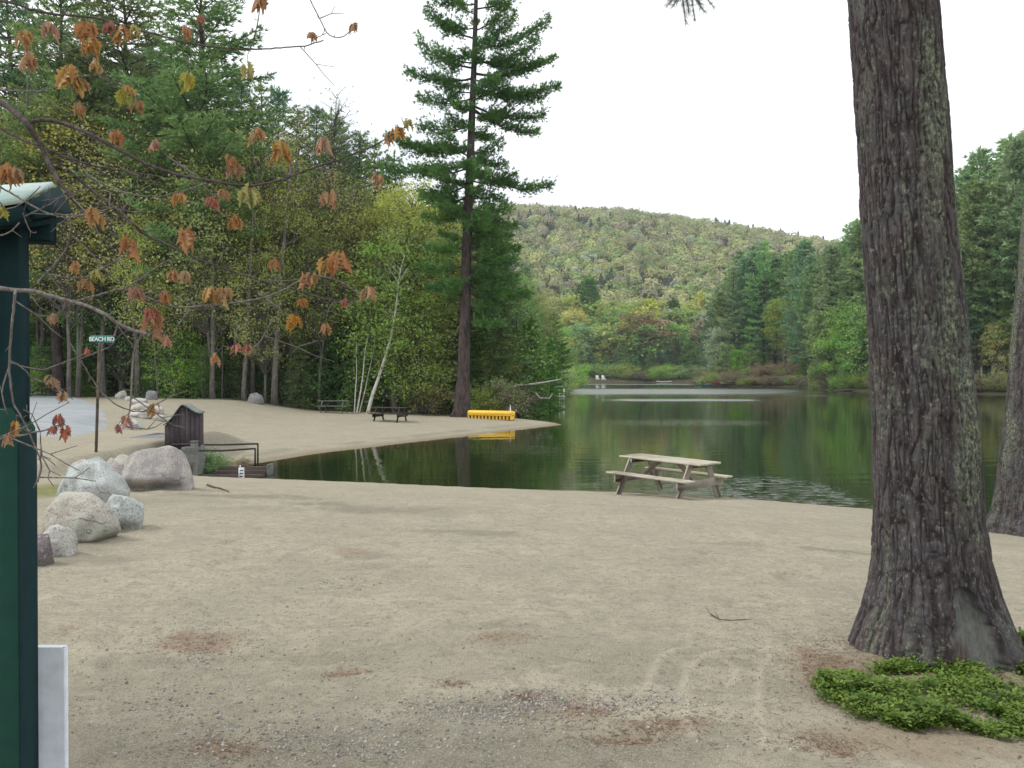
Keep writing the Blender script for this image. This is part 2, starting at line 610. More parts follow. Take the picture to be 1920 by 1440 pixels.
# --- ground sheet
def ground_sheet():
    ny, nx = XX.shape
    V = np.stack([XX, YY, GZ], -1).reshape(-1, 3)
    i = np.arange(ny - 1)[:, None] * nx; j = np.arange(nx - 1)[None]
    F = np.stack([i + j, i + j + 1, i + nx + j + 1, i + nx + j], -1).reshape(-1, 4)
    x, y, s = XX.ravel(), YY.ravel(), GS.ravel()
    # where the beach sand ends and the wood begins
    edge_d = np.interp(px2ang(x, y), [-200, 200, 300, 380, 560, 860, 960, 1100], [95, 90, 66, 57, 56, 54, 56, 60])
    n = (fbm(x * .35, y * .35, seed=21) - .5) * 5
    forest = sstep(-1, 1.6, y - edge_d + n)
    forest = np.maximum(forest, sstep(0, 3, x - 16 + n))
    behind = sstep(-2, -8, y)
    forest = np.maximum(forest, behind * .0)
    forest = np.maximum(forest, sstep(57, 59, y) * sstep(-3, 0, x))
    red = spot_field(x, y, RED); dark = spot_field(x, y, DARK); soil = spot_field(x, y, SOIL)
    # litter along the far wood edge, wrack near the far waterline, moss by the boulders
    wrack = np.exp(-((s - 1.1 - .5 * (fbm(x * .5, y * .5, seed=8) - .5)) / .35) ** 2) * sstep(24, 30, y) * sstep(50, 44, y) * sstep(.4, .6, fbm(x * .8, y * .8, seed=31))
    wet = sstep(.75, .15, s) * sstep(24, 28, y)
    grass = np.clip(1.2 - ((x + 6.8) / .9) ** 2 - ((y - 13.2) / 1.5) ** 2, 0, 1)
    return link("sand_ground", mesh_np("sand_ground", V, [F], True, attrs=dict(red=red, dark=np.maximum(dark, wrack * .8), soil=soil, forest=forest, wet=wet, grass=grass, tracks=track_field(x, y))), [m_ground],
                kind="structure", label="pale tan beach sand with gravelly patches, tyre marks and rusty needle litter")

def px2ang(x, y):
    return CX + FPX * x / np.maximum(y, 1.0)

def ground_material():
    t = NT("ground", .95, .15)
    v = t.coord((1, 1, 1))
    big = t.noise(v, .9, 4, .6)
    mid = t.noise(v, 6, 5, .65)
    fine = t.noise(v, 70, 4, .7)
    grit = t.n("ShaderNodeTexVoronoi"); grit.inputs['Scale'].default_value = 120; t.l(v, grit.inputs['Vector'])
    sand = t.mix(t.rng(big, .35, .65), (.395, .362, .268, 1), (.322, .297, .220, 1))
    sand = t.mix(t.rng(mid, .42, .60, 0, .6), sand, (.30, .27, .205, 1))
    str_ = t.noise(t.coord((1, 4, 1)), 2.2, 6, .75)
    sand = t.mix(t.rng(str_, .50, .64, 0, .6), sand, (.235, .21, .158, 1))
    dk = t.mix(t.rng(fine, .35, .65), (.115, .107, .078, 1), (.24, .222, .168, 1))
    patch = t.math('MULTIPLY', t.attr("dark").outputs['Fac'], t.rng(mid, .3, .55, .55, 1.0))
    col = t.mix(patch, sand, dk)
    spk = t.noise(v, 28, 3, .8)
    col = t.mix(t.rng(spk, .53, .63, 0, .72), col, (.17, .15, .115, 1))
    spk2 = t.noise(v, 9, 5, .85)
    col = t.mix(t.rng(spk2, .53, .64, 0, .7), col, (.20, .178, .135, 1))
    spk3 = t.noise(t.coord((1, 2.2, 1)), 3.1, 6, .8)
    col = t.mix(t.rng(spk3, .55, .68, 0, .55), col, (.22, .195, .145, 1))
    gr = t.mix(t.rng(grit.outputs['Distance'], .15, .5), (.50, .46, .38, 1), (.20, .18, .14, 1))
    col = t.mix(t.math('MULTIPLY', t.rng(fine, .42, .6), .55), col, gr)
    rl = t.mix(t.rng(fine, .3, .7), (.17, .105, .07, 1), (.28, .20, .14, 1))
    col = t.mix(t.math('MULTIPLY', t.attr("red").outputs['Fac'], t.rng(mid, .3, .55, .35, .9)), col, rl)
    so = t.mix(t.rng(fine, .3, .7), (.16, .125, .085, 1), (.30, .245, .17, 1))
    col = t.mix(t.math('MULTIPLY', t.attr("soil").outputs['Fac'], .85), col, so)
    col = t.mix(t.math('MULTIPLY', t.attr("tracks").outputs['Fac'], .36), col, (.47, .42, .33, 1))
    gs = t.mix(t.rng(mid, .3, .7), (.10, .12, .03, 1), (.22, .20, .08, 1))
    col = t.mix(t.math('MULTIPLY', t.attr("grass").outputs['Fac'], .9), col, gs)
    col = t.mix(t.math('MULTIPLY', t.attr("wet").outputs['Fac'], .6), col, (.17, .13, .085, 1))
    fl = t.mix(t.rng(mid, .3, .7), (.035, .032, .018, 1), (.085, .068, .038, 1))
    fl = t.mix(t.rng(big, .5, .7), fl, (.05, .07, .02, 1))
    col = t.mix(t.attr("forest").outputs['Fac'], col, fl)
    t.base(col)
    h = t.math('ADD', t.math('MULTIPLY', mid, .5), t.math('MULTIPLY', fine, .22))
    h = t.math('ADD', h, t.math('MULTIPLY', grit.outputs['Distance'], .12))
    t.norm(t.bump(h, .95, .045))
    return t.m
m_ground = ground_material()
ground_sheet()

# --- lake
def water_material():
    t = NT("lake_water", .02, .5)
    t.b.inputs['IOR'].default_value = 1.333
    sh = t.attr("shallow").outputs['Fac']
    rp = t.attr("ripple").outputs['Fac']
    wd = t.attr("wind").outputs['Fac']
    col = t.mix(sh, (.014, .022, .008, 1), (.075, .06, .022, 1))
    t.base(col)
    n1 = t.noise(t.coord((.35, 1, 1)), 1.1, 3, .5)          # long lazy swell
    n2 = t.noise(t.coord((.6, 1.0, 1)), 6.5, 2, .5, .4)     # small ripples
    n3 = t.noise(t.coord((1, 1.6, 1)), 2.2, 3, .6)
    n4 = t.noise(t.coord((.5, 1.5, 1)), .45, 4, .6)
    rp2 = t.math('MULTIPLY', rp, t.rng(n3, .50, .60))
    h = t.math('ADD', t.math('MULTIPLY', n1, .010), t.math('MULTIPLY', t.math('MULTIPLY', n2, rp2), .055))
    h = t.math('ADD', h, t.math('MULTIPLY', n2, .0007))
    h = t.math('ADD', h, t.math('MULTIPLY', t.math('MULTIPLY', n2, t.math('MULTIPLY', wd, t.rng(n4, .25, .45))), .09))
    t.norm(t.bump(h, 1.0, 1.0))
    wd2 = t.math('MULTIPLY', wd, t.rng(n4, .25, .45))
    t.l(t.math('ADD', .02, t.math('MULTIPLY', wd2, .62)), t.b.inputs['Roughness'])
    t.l(t.math('MULTIPLY', wd2, 1.0), t.b.inputs['Coat Weight'])  # extra coat added to brighten the sky reflection in the wind streaks
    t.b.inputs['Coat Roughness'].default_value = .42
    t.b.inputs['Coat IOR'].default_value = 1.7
    return t.m

def lake():
    gx = np.concatenate([np.arange(-11, 16, .5), np.arange(16, 110, 2.0)])
    gy = np.concatenate([np.arange(-2, 60, .5), np.arange(60, 344, 1.6)])
    X, Y = np.meshgrid(gx, gy)
    ny, nx = X.shape
    s = sdf(X, Y)
    i = np.arange(ny - 1)[:, None] * nx; j = np.arange(nx - 1)[None]
    F = np.stack([i + j, i + j + 1, i + nx + j + 1, i + nx + j], -1).reshape(-1, 4)
    keep = (s.ravel()[F].min(1) < .9)
    F = F[keep]
    x, y = X.ravel(), Y.ravel()
    pxx = px2ang(x, y)
    shallow = np.clip(1 - (-s.ravel()) / 2.2, 0, 1) ** 1.5 * np.where((y < 24) & (x < 2), .15, 1) * sstep(75, 60, y)
    cxr, cyr = px2(1475, 20.5), 20.3
    ripple = np.exp(-(((x - cxr - .10 * (y - cyr)) / .95) ** 2 + ((y - cyr) / 2.4) ** 2))
    ripple = np.maximum(ripple, .15 * np.exp(-(((x - px2(1290, 22)) / 1.2) ** 2 + ((y - 21.5) / 2.5) ** 2)))
    ripple = np.maximum(ripple, .25 * np.exp(-((y - 52) / 3) ** 2) * sstep(1050, 1250, pxx) * sstep(1480, 1380, pxx))
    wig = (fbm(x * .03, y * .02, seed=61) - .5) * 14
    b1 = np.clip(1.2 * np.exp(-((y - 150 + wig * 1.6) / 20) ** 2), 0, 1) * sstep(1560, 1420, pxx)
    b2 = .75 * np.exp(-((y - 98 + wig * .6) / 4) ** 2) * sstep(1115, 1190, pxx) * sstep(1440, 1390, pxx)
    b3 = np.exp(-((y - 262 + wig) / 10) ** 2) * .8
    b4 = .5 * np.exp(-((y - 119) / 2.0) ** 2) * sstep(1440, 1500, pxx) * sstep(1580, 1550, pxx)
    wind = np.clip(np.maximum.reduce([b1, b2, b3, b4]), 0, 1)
    V = np.stack([x, y, np.zeros_like(x)], 1)
    used = np.unique(F)
    rem = -np.ones(len(V), int); rem[used] = np.arange(len(used))
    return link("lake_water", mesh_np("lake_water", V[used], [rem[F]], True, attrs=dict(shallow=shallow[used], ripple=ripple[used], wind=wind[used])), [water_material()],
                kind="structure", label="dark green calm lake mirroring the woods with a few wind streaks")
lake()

# --- asphalt road at the left
def road():
    Rt = np.array([(-58, 104), (-46, 86), (-36, 71), (-27, 56), (-20.5, 44), (-16.4, 36), (-14.2, 31), (-13.0, 28), (-13.2, 25.6), (-15.4, 24.0), (-20, 22.8), (-27, 22), (-36, 21.5)])
    Lt = np.array([(-68, 99), (-56, 81), (-46, 66), (-38, 53), (-33, 44), (-31, 39), (-31, 37), (-31, 36), (-31.5, 35), (-32, 34), (-33, 33), (-34.5, 32.5), (-38, 32)])
    def dens(P, n=90):
        s = np.concatenate([[0], np.cumsum(np.linalg.norm(np.diff(P, axis=0), axis=1))])
        u = np.linspace(0, 1, n)
        t = s / s[-1]
        return np.stack([np.interp(u, t, P[:, 0]), np.interp(u, t, P[:, 1])], 1)
    A, B = dens(Rt), dens(Lt)
    k = 26
    w = np.linspace(0, 1, k)
    P = A[:, None] * (1 - w)[None, :, None] + B[:, None] * w[None, :, None]
    Z = np.array([[gz(x, y) for x, y in row] for row in P]) + .045
    Z[:, 0] -= .05
    V = np.concatenate([P, Z[..., None]], -1).reshape(-1, 3)
    n = len(A)
    i = np.arange(n - 1)[:, None] * k; j = np.arange(k - 1)[None]
    F = np.stack([i + j, i + k + j, i + k + j + 1, i + j + 1], -1).reshape(-1, 4)
    t = NT("asphalt", .85, .3)
    v = t.coord()
    c = t.mix(t.rng(t.noise(v, .6, 4), .35, .65), (.25, .275, .29, 1), (.33, .35, .36, 1))
    c = t.mix(t.rng(t.noise(v, 60, 3), .4, .6, 0, .4), c, (.13, .14, .15, 1))
    c = t.mix(t.rng(t.noise(t.coord((1, .3, 1)), 1.8, 5), .56, .7, 0, .7), c, (.36, .33, .26, 1))
    t.base(c); t.norm(t.bump(t.noise(v, 90, 2), .3, .01))
    link("road", mesh_np("road", V, [F], True), [t.m], kind="structure", label="grey asphalt road curving out of the woods beside the beach")
road()
# ------------------------------------------------------------------ foliage generators
def unit(v):
    return v / (np.linalg.norm(v, axis=-1, keepdims=True) + 1e-9)

def leaf_quads(P, size, rng, flat=.0, droop=0.0, aspect=.6, outward=None):
    """one rhombic leaf per point; flat -> normals lean to +z; returns V, F"""
    n = len(P)
    nrm = unit(rng.normal(size=(n, 3)) * np.array([1, 1, 1]) + np.array([0, 0, 1]) * flat * 3 + (0 if outward is None else outward * 1.1))
    a = unit(np.cross(nrm, rng.normal(size=(n, 3))))
    a[:, 2] -= droop
    a = unit(a)
    b = unit(np.cross(nrm, a))
    s = (size * rng.uniform(.6, 1.3, n))[:, None] if np.ndim(size) == 0 else size[:, None]
    V = np.stack([P - a * s * .5, P + b * s * .5 * aspect + a * s * .05, P + a * s * .5, P - b * s * .5 * aspect + a * s * .05], 1).reshape(-1, 3)
    F = np.arange(n * 4).reshape(-1, 4)
    return V, F

def needle_tufts(P, D, length, width, k, rng, spread=.9, upbias=.25):
    """k thin blades fanning from each point around direction D"""
    n = len(P)
    d = unit(D[:, None] + rng.normal(size=(n, k, 3)) * spread * .55 + np.array([0, 0, upbias]))
    L = length * rng.uniform(.7, 1.25, (n, k, 1))
    side = unit(np.cross(d, rng.normal(size=(n, k, 3)))) * width * .5
    p = P[:, None]
    V = np.stack([p - side, p + side, p + d * L], 2).reshape(-1, 3)
    F = np.arange(n * k * 3).reshape(-1, 3)
    return V, F

def join_parts(lst):
    V, F, o = [], {}, 0
    for v, f in lst:
        V.append(v); F.setdefault(f.shape[1], []).append(f + o); o += len(v)
    return np.vstack(V), [np.vstack(x) for x in F.values()]

def pine(seed, h=24, base=.3, rmax=4.0, top_open=True, dense=1.0, tuft=.34, blades=5, width=.075, droop=.05, lean=0, spacing=.62, trunk_r=.28, shape='pine', layered=1.0, bare=0.0, boost=None):
    """a conifer: returns (trunk MB, crown V, F)"""
    rng = np.random.default_rng(seed)
    mb = MB()
    nz = 16
    zz = np.linspace(0, h, nz)
    wob = np.cumsum(rng.normal(size=(nz, 2)) * .05, axis=0) * (h / 24)
    wob -= np.linspace(0, 1, nz)[:, None] * wob[-1]
    T = np.stack([wob[:, 0] + lean * zz / h, wob[:, 1], zz], 1)
    rr = trunk_r * (1 - zz / h) ** .8 + .02
    rr[0] *= 1.45
    T[0, 2] = -.5
    mb.tube(T, rr, 9)
    axis_at = lambda z: np.array([np.interp(z, zz, T[:, 0]), np.interp(z, zz, T[:, 1]), z])
    P, D = [], []
    z = h * base
    while z < h - .5:
        f = (z / h - base) / (1 - base)
        if shape == 'pine':
            R = rmax * (min(1, .55 + f * 1.6) if f < .35 else (1 - ((f - .35) / .65)) ** .75 * .94 + .08)
        else:
            R = rmax * (1 - f) ** .85 + .15
        if boost:
            R *= boost(f, rng)
        nb = rng.integers(4, 7) if shape == 'pine' else rng.integers(6, 9)
        a0 = rng.uniform(0, 6.28)
        for k in range(nb):
            if rng.random() < bare:
                continue
            az = a0 + k * 2 * math.pi / nb + rng.normal() * .25
            L = R * rng.uniform(.55, 1.2) if shape == 'pine' else R * rng.uniform(.8, 1.12)
            if L < .3:
                continue
            elev = (.05 + .65 * f ** 1.5) if shape == 'pine' else (-.12 + .5 * f)
            elev += rng.normal() * .10
            u = np.array([math.cos(az), math.sin(az), 0])
            tt = np.linspace(0, 1, 7)
            upcurl = .14 if shape == 'pine' else .05
            zc = L * (np.tan(elev) * tt * (1 - .35 * tt) - droop * 1.4 * tt ** 2 + upcurl * tt ** 3)
            side = np.array([-u[1], u[0], 0])
            bend = rng.normal() * .12 * L
            B = axis_at(z) + u * (L * tt)[:, None] + side * (bend * tt ** 2)[:, None]
            B[:, 2] += zc
            mb.tube(B, np.linspace(.012 + .018 * L ** .8, .008, 7), 4, cap=False)
            # twigs
            step = .30 / layered
            start = .25 if shape == 'pine' else .12
            m = max(3, int(L * (1 - start) / step))
            ts = np.linspace(start, 1.0, m) + rng.normal(size=m) * .01
            for t in ts:
                c = np.array([np.interp(t, tt, B[:, i]) for i in range(3)])
                tl = L * .42 * (1.12 - t) * rng.uniform(.5, 1.15) + .18
                for sg in (-1, 1):
                    dd = unit(u * rng.uniform(.5, 1.0) + side * sg * rng.uniform(.6, 1.1) + np.array([0, 0, rng.normal() * .12 + (.05 if shape == 'pine' else -.12)]))
                    nn = max(2, int(tl / .19 * dense))
                    s = (np.arange(nn) + rng.random(nn)) / nn
                    q = c + dd * (s * tl)[:, None]
                    q[:, 2] -= droop * tl * s ** 2
                    q += rng.normal(size=q.shape) * .035
                    P.append(q); D.append(np.repeat(dd[None], nn, 0))
        z += spacing * rng.uniform(.75, 1.3) * (1.15 - .5 * f)
    # leader
    q = axis_at(h)[None] - np.array([[0, 0, 1]]) * rng.random((24, 1)) * 1.2
    P.append(q + rng.normal(size=q.shape) * .05); D.append(np.repeat([[0, 0, 1.0]], 24, 0))
    P, D = np.vstack(P), np.vstack(D)
    V, F = needle_tufts(P, D, tuft, width, blades, rng)
    return mb, V, F

def broadleaf(seed, h=12, base=.3, rx=3.2, clumps=130, per=60, leaf=.12, trunk_r=.14, spread=.42, lean=(0, 0), stems=1, top=1.0, flat=.35, shell=.55, limb_r=1.0):
    rng = np.random.default_rng(seed)
    mb = MB()
    P = []
    for st in range(stems):
        nz = 10
        zz = np.linspace(0, h * .95, nz)
        wob = np.cumsum(rng.normal(size=(nz, 2)) * .07 * h / 12, axis=0)
        off = rng.normal(size=2) * (.12 if stems > 1 else 0)
        tilt = rng.normal(size=2) * (.9 if stems > 1 else .0)
        T = np.stack([wob[:, 0] + (lean[0] + tilt[0]) * (zz / h) ** 1.3 + off[0], wob[:, 1] + (lean[1] + tilt[1]) * (zz / h) ** 1.3 + off[1], zz], 1)
        r = trunk_r / math.sqrt(stems) * (1 - zz / h) ** .9 + .012
        r[0] *= 1.3
        T[0, 2] = -.4
        mb.tube(T, r, 7)
        nc = clumps // stems
        # clump centres in an uneven ellipsoid
        cz = h * (base + (1 - base) * rng.beta(1.5, 1.35, nc))
        f = (cz / h - base) / (1 - base)
        prof = np.sqrt(np.clip(1 - ((f - .45) / .62) ** 2, .02, 1))
        rad = rx * prof * rng.uniform(0, 1, nc) ** shell * rng.uniform(.85, 1.15, nc)
        az = rng.uniform(0, 2 * math.pi, nc)
        ax = np.stack([np.interp(cz, zz, T[:, 0]), np.interp(cz, zz, T[:, 1])], 1)
        C = np.stack([ax[:, 0] + rad * np.cos(az), ax[:, 1] + rad * np.sin(az), cz * top + (rng.normal(size=nc) * .2)], 1)
        for c in C:
            zb = max(h * base * .7, c[2] - np.hypot(c[0] - np.interp(c[2], zz, T[:, 0]), c[1] - np.interp(c[2], zz, T[:, 1])) * rng.uniform(.5, 1.1))
            a = np.array([np.interp(zb, zz, T[:, 0]), np.interp(zb, zz, T[:, 1]), zb])
            L = np.linalg.norm(c - a)
            tt = np.linspace(0, 1, 5)[:, None]
            B = a + (c - a) * tt + np.array([0, 0, 1]) * .12 * L * np.sin(tt * math.pi) + rng.normal(size=(5, 3)) * .03 * L * np.sin(tt * math.pi)
            mb.tube(B, np.linspace(.012 + .011 * L, .005, 5) * limb_r, 4, cap=False)
            # fine twigs
            for _ in range(2):
                e = c + rng.normal(size=3) * spread * .9
                mb.tube(np.stack([B[3], (B[3] + e) / 2 + rng.normal(size=3) * .05, e]), [.007, .005, .003], 3, cap=False)
        if per > 0:
            n = rng.poisson(per, nc)
            rep = np.repeat(np.arange(nc), n)
            sp = rng.uniform(.6, 1.35, nc)[rep][:, None] * spread
            P.append(C[rep] + rng.normal(size=(len(rep), 3)) * sp * np.array([1, 1, .62]))
    if per > 0:
        P = np.vstack(P)
        V, F = leaf_quads(P, leaf * 1.45, rng, flat=flat, aspect=.75)
    else:
        V, F = None, None
    return mb, V, F

# --- materials of the woods
L_ = {}
L_['pine'] = leaf_mat("needles_pine", (0.136, 0.245, 0.081, 1), (0.271, 0.390, 0.117, 1), .25, .22, .5)
L_['pine_blue'] = leaf_mat("needles_bluegreen", (0.117, 0.226, 0.128, 1), (0.226, 0.362, 0.190, 1), .25, .2, .5)
L_['bank'] = leaf_mat("needles_bank_pine", (0.175, 0.294, 0.125, 1), (0.325, 0.463, 0.188, 1), .25, .25, .35)
L_['hemlock'] = leaf_mat("needles_hemlock", (0.086, 0.172, 0.052, 1), (0.224, 0.414, 0.078, 1), .3, .3, .9)
L_['olive'] = leaf_mat("leaves_olive", (0.284, 0.337, 0.090, 1), (0.493, 0.515, 0.149, 1), .45, .22, .45)
L_['yellow'] = leaf_mat("leaves_yellow_green", (0.356, 0.409, 0.066, 1), (0.555, 0.595, 0.106, 1), .45, .2, .45)
L_['green'] = leaf_mat("leaves_fresh_green", (0.190, 0.328, 0.098, 1), (0.322, 0.494, 0.138, 1), .45, .18, .45)
L_['lime'] = leaf_mat("leaves_lime", (0.241, 0.380, 0.086, 1), (0.391, 0.540, 0.127, 1), .45, .15, .45)
L_['great'] = leaf_mat("needles_great_pine", (0.106, 0.188, 0.075, 1), (0.225, 0.331, 0.106, 1), .25, 0, .5)
L_['rust'] = leaf_mat("leaves_rusty", (.22, .17, .095, 1), (.32, .25, .13, 1), .35, .2, .5)
L_['grey'] = leaf_mat("leaves_grey_green", (0.287, 0.380, 0.230, 1), (0.460, 0.552, 0.368, 1), .4, .15, .5)
L_['brush'] = leaf_mat("brush_twigs", (0.184, 0.155, 0.092, 1), (0.299, 0.241, 0.138, 1), .3, .25, .8)
B_pine = bark_mat("bark_pine", (.030, .024, .022, 1), (.105, .085, .078, 1), 4)
B_grey = bark_mat("bark_grey", (.07, .065, .058, 1), (.20, .185, .165, 1), 5)
B_birch = bark_mat("bark_birch", (.42, .40, .36, 1), (.66, .64, .60, 1), 3, 2.0, .3, (.09, .08, .07, 1))

TREES = {}
def proto(kind, gen, crown, bark, smooth_trunk=True):
    mb, V, F = gen
    tm = mb.mesh(kind + "_trunk", smooth_trunk)
    tm.materials.append(bark)
    cm = None
    if V is not None:
        cm = mesh_np(kind + "_crown", V, [F])
        cm.materials.append(crown)
    co = np.array([v.co.z for v in tm.vertices])
    TREES[kind] = (tm, cm, float(co.max()))

print("growing trees")
proto('pineA', pine(1, 24, .34, 4.1, dense=1.15, layered=1.3, blades=6), L_['pine'], B_pine)
proto('pineB', pine(2, 25, .22, 4.6, dense=1.15, layered=1.3, blades=6, spacing=.7), L_['pine'], B_pine)
proto('pineC', pine(3, 23, .42, 3.5, dense=1.15, layered=1.3, blades=6, lean=.6), L_['pine_blue'], B_pine)
proto('pineD', pine(4, 22, .15, 3.6, dense=.85, spacing=.6), L_['pine_blue'], B_pine)
proto('pineE', pine(8, 24, .18, 4.4, dense=1.15, layered=1.3, blades=6, spacing=.9, bare=.12), L_['pine'], B_pine)
proto('spruceA', pine(5, 14, .04, 2.6, shape='spruce', droop=.12, tuft=.24, width=.065, spacing=.42, trunk_r=.15, dense=.9), L_['hemlock'], B_pine)
proto('spruceB', pine(6, 9, .02, 2.4, shape='spruce', droop=.16, tuft=.2, width=.06, spacing=.36, trunk_r=.09, dense=1.0), L_['hemlock'], B_pine)
proto('hemlock_young', pine(7, 4.5, .02, 1.9, shape='spruce', droop=.2, tuft=.15, width=.05, spacing=.30, trunk_r=.04, dense=1.4), L_['hemlock'], B_pine)
proto('leafA', broadleaf(11, 13, .25, 3.4, 210, 52, .105), L_['olive'], B_grey)
proto('leafB', broadleaf(12, 15, .35, 3.2, 210, 50, .105, lean=(1.0, .4)), L_['yellow'], B_grey)
proto('leafC', broadleaf(13, 12, .12, 3.6, 260, 52, .10), L_['green'], B_grey)
proto('leafD', broadleaf(14, 9, .08, 2.6, 180, 52, .095), L_['lime'], B_grey)
proto('leafE', broadleaf(15, 14, .40, 2.9, 170, 30, .085, lean=(-.8, 0)), L_['olive'], B_grey)
proto('leafF', broadleaf(16, 12, .2, 3.2, 160, 40, .12), L_['rust'], B_grey)
proto('leafG', broadleaf(17, 12, .2, 3.3, 160, 45, .13), L_['grey'], B_grey)
proto('sapling', broadleaf(18, 4.2, .1, 1.5, 70, 40, .08, trunk_r=.035, stems=2, spread=.3), L_['lime'], B_grey)
proto('bareA', broadleaf(19, 15, .35, 2.8, 110, 0, .1, trunk_r=.13), None, B_grey)
proto('bareB', broadleaf(20, 17, .5, 2.2, 90, 5, .08, trunk_r=.12, lean=(1.2, 0)), L_['olive'], B_grey)
proto('bushA', broadleaf(21, 2.2, .02, 1.5, 80, 42, .085, trunk_r=.03, stems=5, spread=.26), L_['brush'], B_grey)
proto('bushB', broadleaf(22, 2.0, .02, 1.7, 90, 40, .09, trunk_r=.03, stems=5, spread=.28), L_['lime'], B_grey)
proto('bushC', broadleaf(23, 2.4, .02, 1.8, 90, 36, .09, trunk_r=.03, stems=6, spread=.28), L_['rust'], B_grey)

# coarser growth for trees seen across the lake
MID_, FAR_ = dict(dense=.62, blades=4, tuft=.5, width=.17), dict(dense=.4, blades=4, tuft=.75, width=.32)
for nm, args, kw in (('pineA', (101, 24, .34, 4.1), {}), ('pineB', (102, 25, .22, 4.6), dict(spacing=.8)), ('pineC', (103, 23, .42, 3.5), dict(lean=.6)), ('pineD', (104, 22, .15, 3.6), dict(spacing=.7)), ('pineE', (108, 24, .18, 4.4), dict(spacing=1.0, bare=.12)),
                     ('spruceA', (105, 14, .04, 2.6), dict(shape='spruce', droop=.12, spacing=.5, trunk_r=.15)), ('spruceB', (106, 9, .02, 2.4), dict(shape='spruce', droop=.16, spacing=.42, trunk_r=.09))):
    lm_ = TREES[nm][1].materials[0]
    sm = .7 if 'spruce' in nm else 1
    for tag_, st in (('_mid', MID_), ('_far', FAR_)):
        q = dict(st); q['tuft'] *= sm; q['width'] *= sm; q.update(kw)
        proto(nm + tag_, pine(*args, **q), lm_, B_pine)
for nm, args in (('leafA', (111, 13, .25, 3.4)), ('leafB', (112, 15, .35, 3.2)), ('leafC', (113, 12, .12, 3.6)), ('leafD', (114, 9, .08, 2.8)), ('leafE', (115, 14, .40, 2.9)), ('leafF', (116, 12, .2, 3.2)), ('leafG', (117, 12, .2, 3.3))):
    lm_ = TREES[nm][1].materials[0]
    proto(nm + '_mid', broadleaf(*args, 120, 38, .20, spread=.48), lm_, B_grey)
    proto(nm + '_far', broadleaf(*args, 80, 26, .36, spread=.55), lm_, B_grey)

KIND = {
    'pineA': ('pine_tree', 'tree', 'dark green pine'), 'pineB': ('pine_tree', 'tree', 'broad dark pine'), 'pineC': ('pine_tree', 'tree', 'bluish open-crowned pine'),
    'pineD': ('pine_tree', 'tree', 'bluish full pine'), 'pineE': ('pine_tree', 'tree', 'ragged layered pine'),
    'spruceA': ('hemlock_tree', 'tree', 'dark pointed hemlock'), 'spruceB': ('hemlock_tree', 'tree', 'dense dark conifer'), 'hemlock_young': ('young_hemlock', 'tree', 'young bright-tipped hemlock'),
    'leafA': ('deciduous_tree', 'tree', 'olive leafing tree'), 'leafB': ('deciduous_tree', 'tree', 'yellow-green leafing tree'), 'leafC': ('deciduous_tree', 'tree', 'fresh green leafy tree'),
    'leafD': ('deciduous_tree', 'tree', 'lime green bushy tree'), 'leafE': ('deciduous_tree', 'tree', 'thin-leaved olive tree'), 'leafF': ('deciduous_tree', 'tree', 'rusty brown leafing tree'),
    'leafG': ('deciduous_tree', 'tree', 'pale grey-green tree'), 'sapling': ('sapling', 'sapling', 'lime green sapling'), 'bareA': ('bare_tree', 'tree', 'leafless grey tree'),
    'bareB': ('bare_tree', 'tree', 'slim nearly bare tree'), 'bushA': ('shrub', 'shrub', 'brown twiggy shrub'), 'bushB': ('shrub', 'shrub', 'light green shrub'), 'bushC': ('shrub', 'shrub', 'rusty shrub')}
LM = [(-60, 'beyond the green kiosk roof'), (60, 'just past the green kiosk post'), (110, 'behind the road bend'), (150, 'by the utility pole'), (190, 'behind the green street sign'), (235, 'past the roadside boulders'),
      (290, 'behind the row of low rocks'), (345, 'behind the brown peaked shed'), (410, 'above the black rails'), (455, 'left of the grey wood-edge rock'), (480, 'behind the grey wood-edge rock'), (530, 'right of the grey wood-edge rock'), (585, 'left of the mossy grey table'),
      (625, 'behind the mossy grey table'), (670, 'left of the leaning birch'), (705, 'beside the leaning birch'), (735, 'behind the dark picnic table'), (780, 'right of the leaning birch'), (825, 'left of the great lakeside pine'),
      (868, 'close by the great lakeside pine'), (905, 'behind the yellow float'), (950, 'right of the yellow float'), (990, 'behind the fallen pale trunk'), (1035, 'above the near swim dock'),
      (1080, 'left of the far white chair'), (1130, 'behind the far white chair'), (1180, 'left of the far white boat'), (1235, 'behind the far white boat'), (1280, 'left of the moored kayaks'), (1335, 'behind the moored kayaks'),
      (1390, 'right of the moored kayaks'), (1435, 'mid far point'), (1480, "at the far point's right end"), (1530, 'right of the far point'), (1580, 'above the black shore log'), (1625, 'just left of the big trunk'),
      (1690, 'hidden partly by the big trunk'), (1790, 'just right of the big trunk'), (1835, 'between the two near trunks'), (1880, 'left of the second near trunk'), (1925, 'behind the second near trunk')]
PENDING = []
def finalize_labels():
    by = {}
    for t, desc, row, px, hh in PENDING:
        lm = min(LM, key=lambda q: abs(q[0] - px))[1]
        by.setdefault((desc, row, lm), []).append((t, px, hh))
    for (desc, row, lm), L in by.items():
        L.sort(key=lambda q: -q[2])
        n = len(L)
        names = [''] if n == 1 else ['taller ', 'shorter '] if n == 2 else ['tallest ', 'middle-height ', 'shortest '] if n == 3 else ['tallest ', 'second tallest '] + ['middling '] * (n - 4) + ['second shortest ', 'shortest ']
        for (t, px, hh), w in zip(L, names):
            t['label'] = f"{w}{desc} {row} {lm}".replace('  ', ' ')

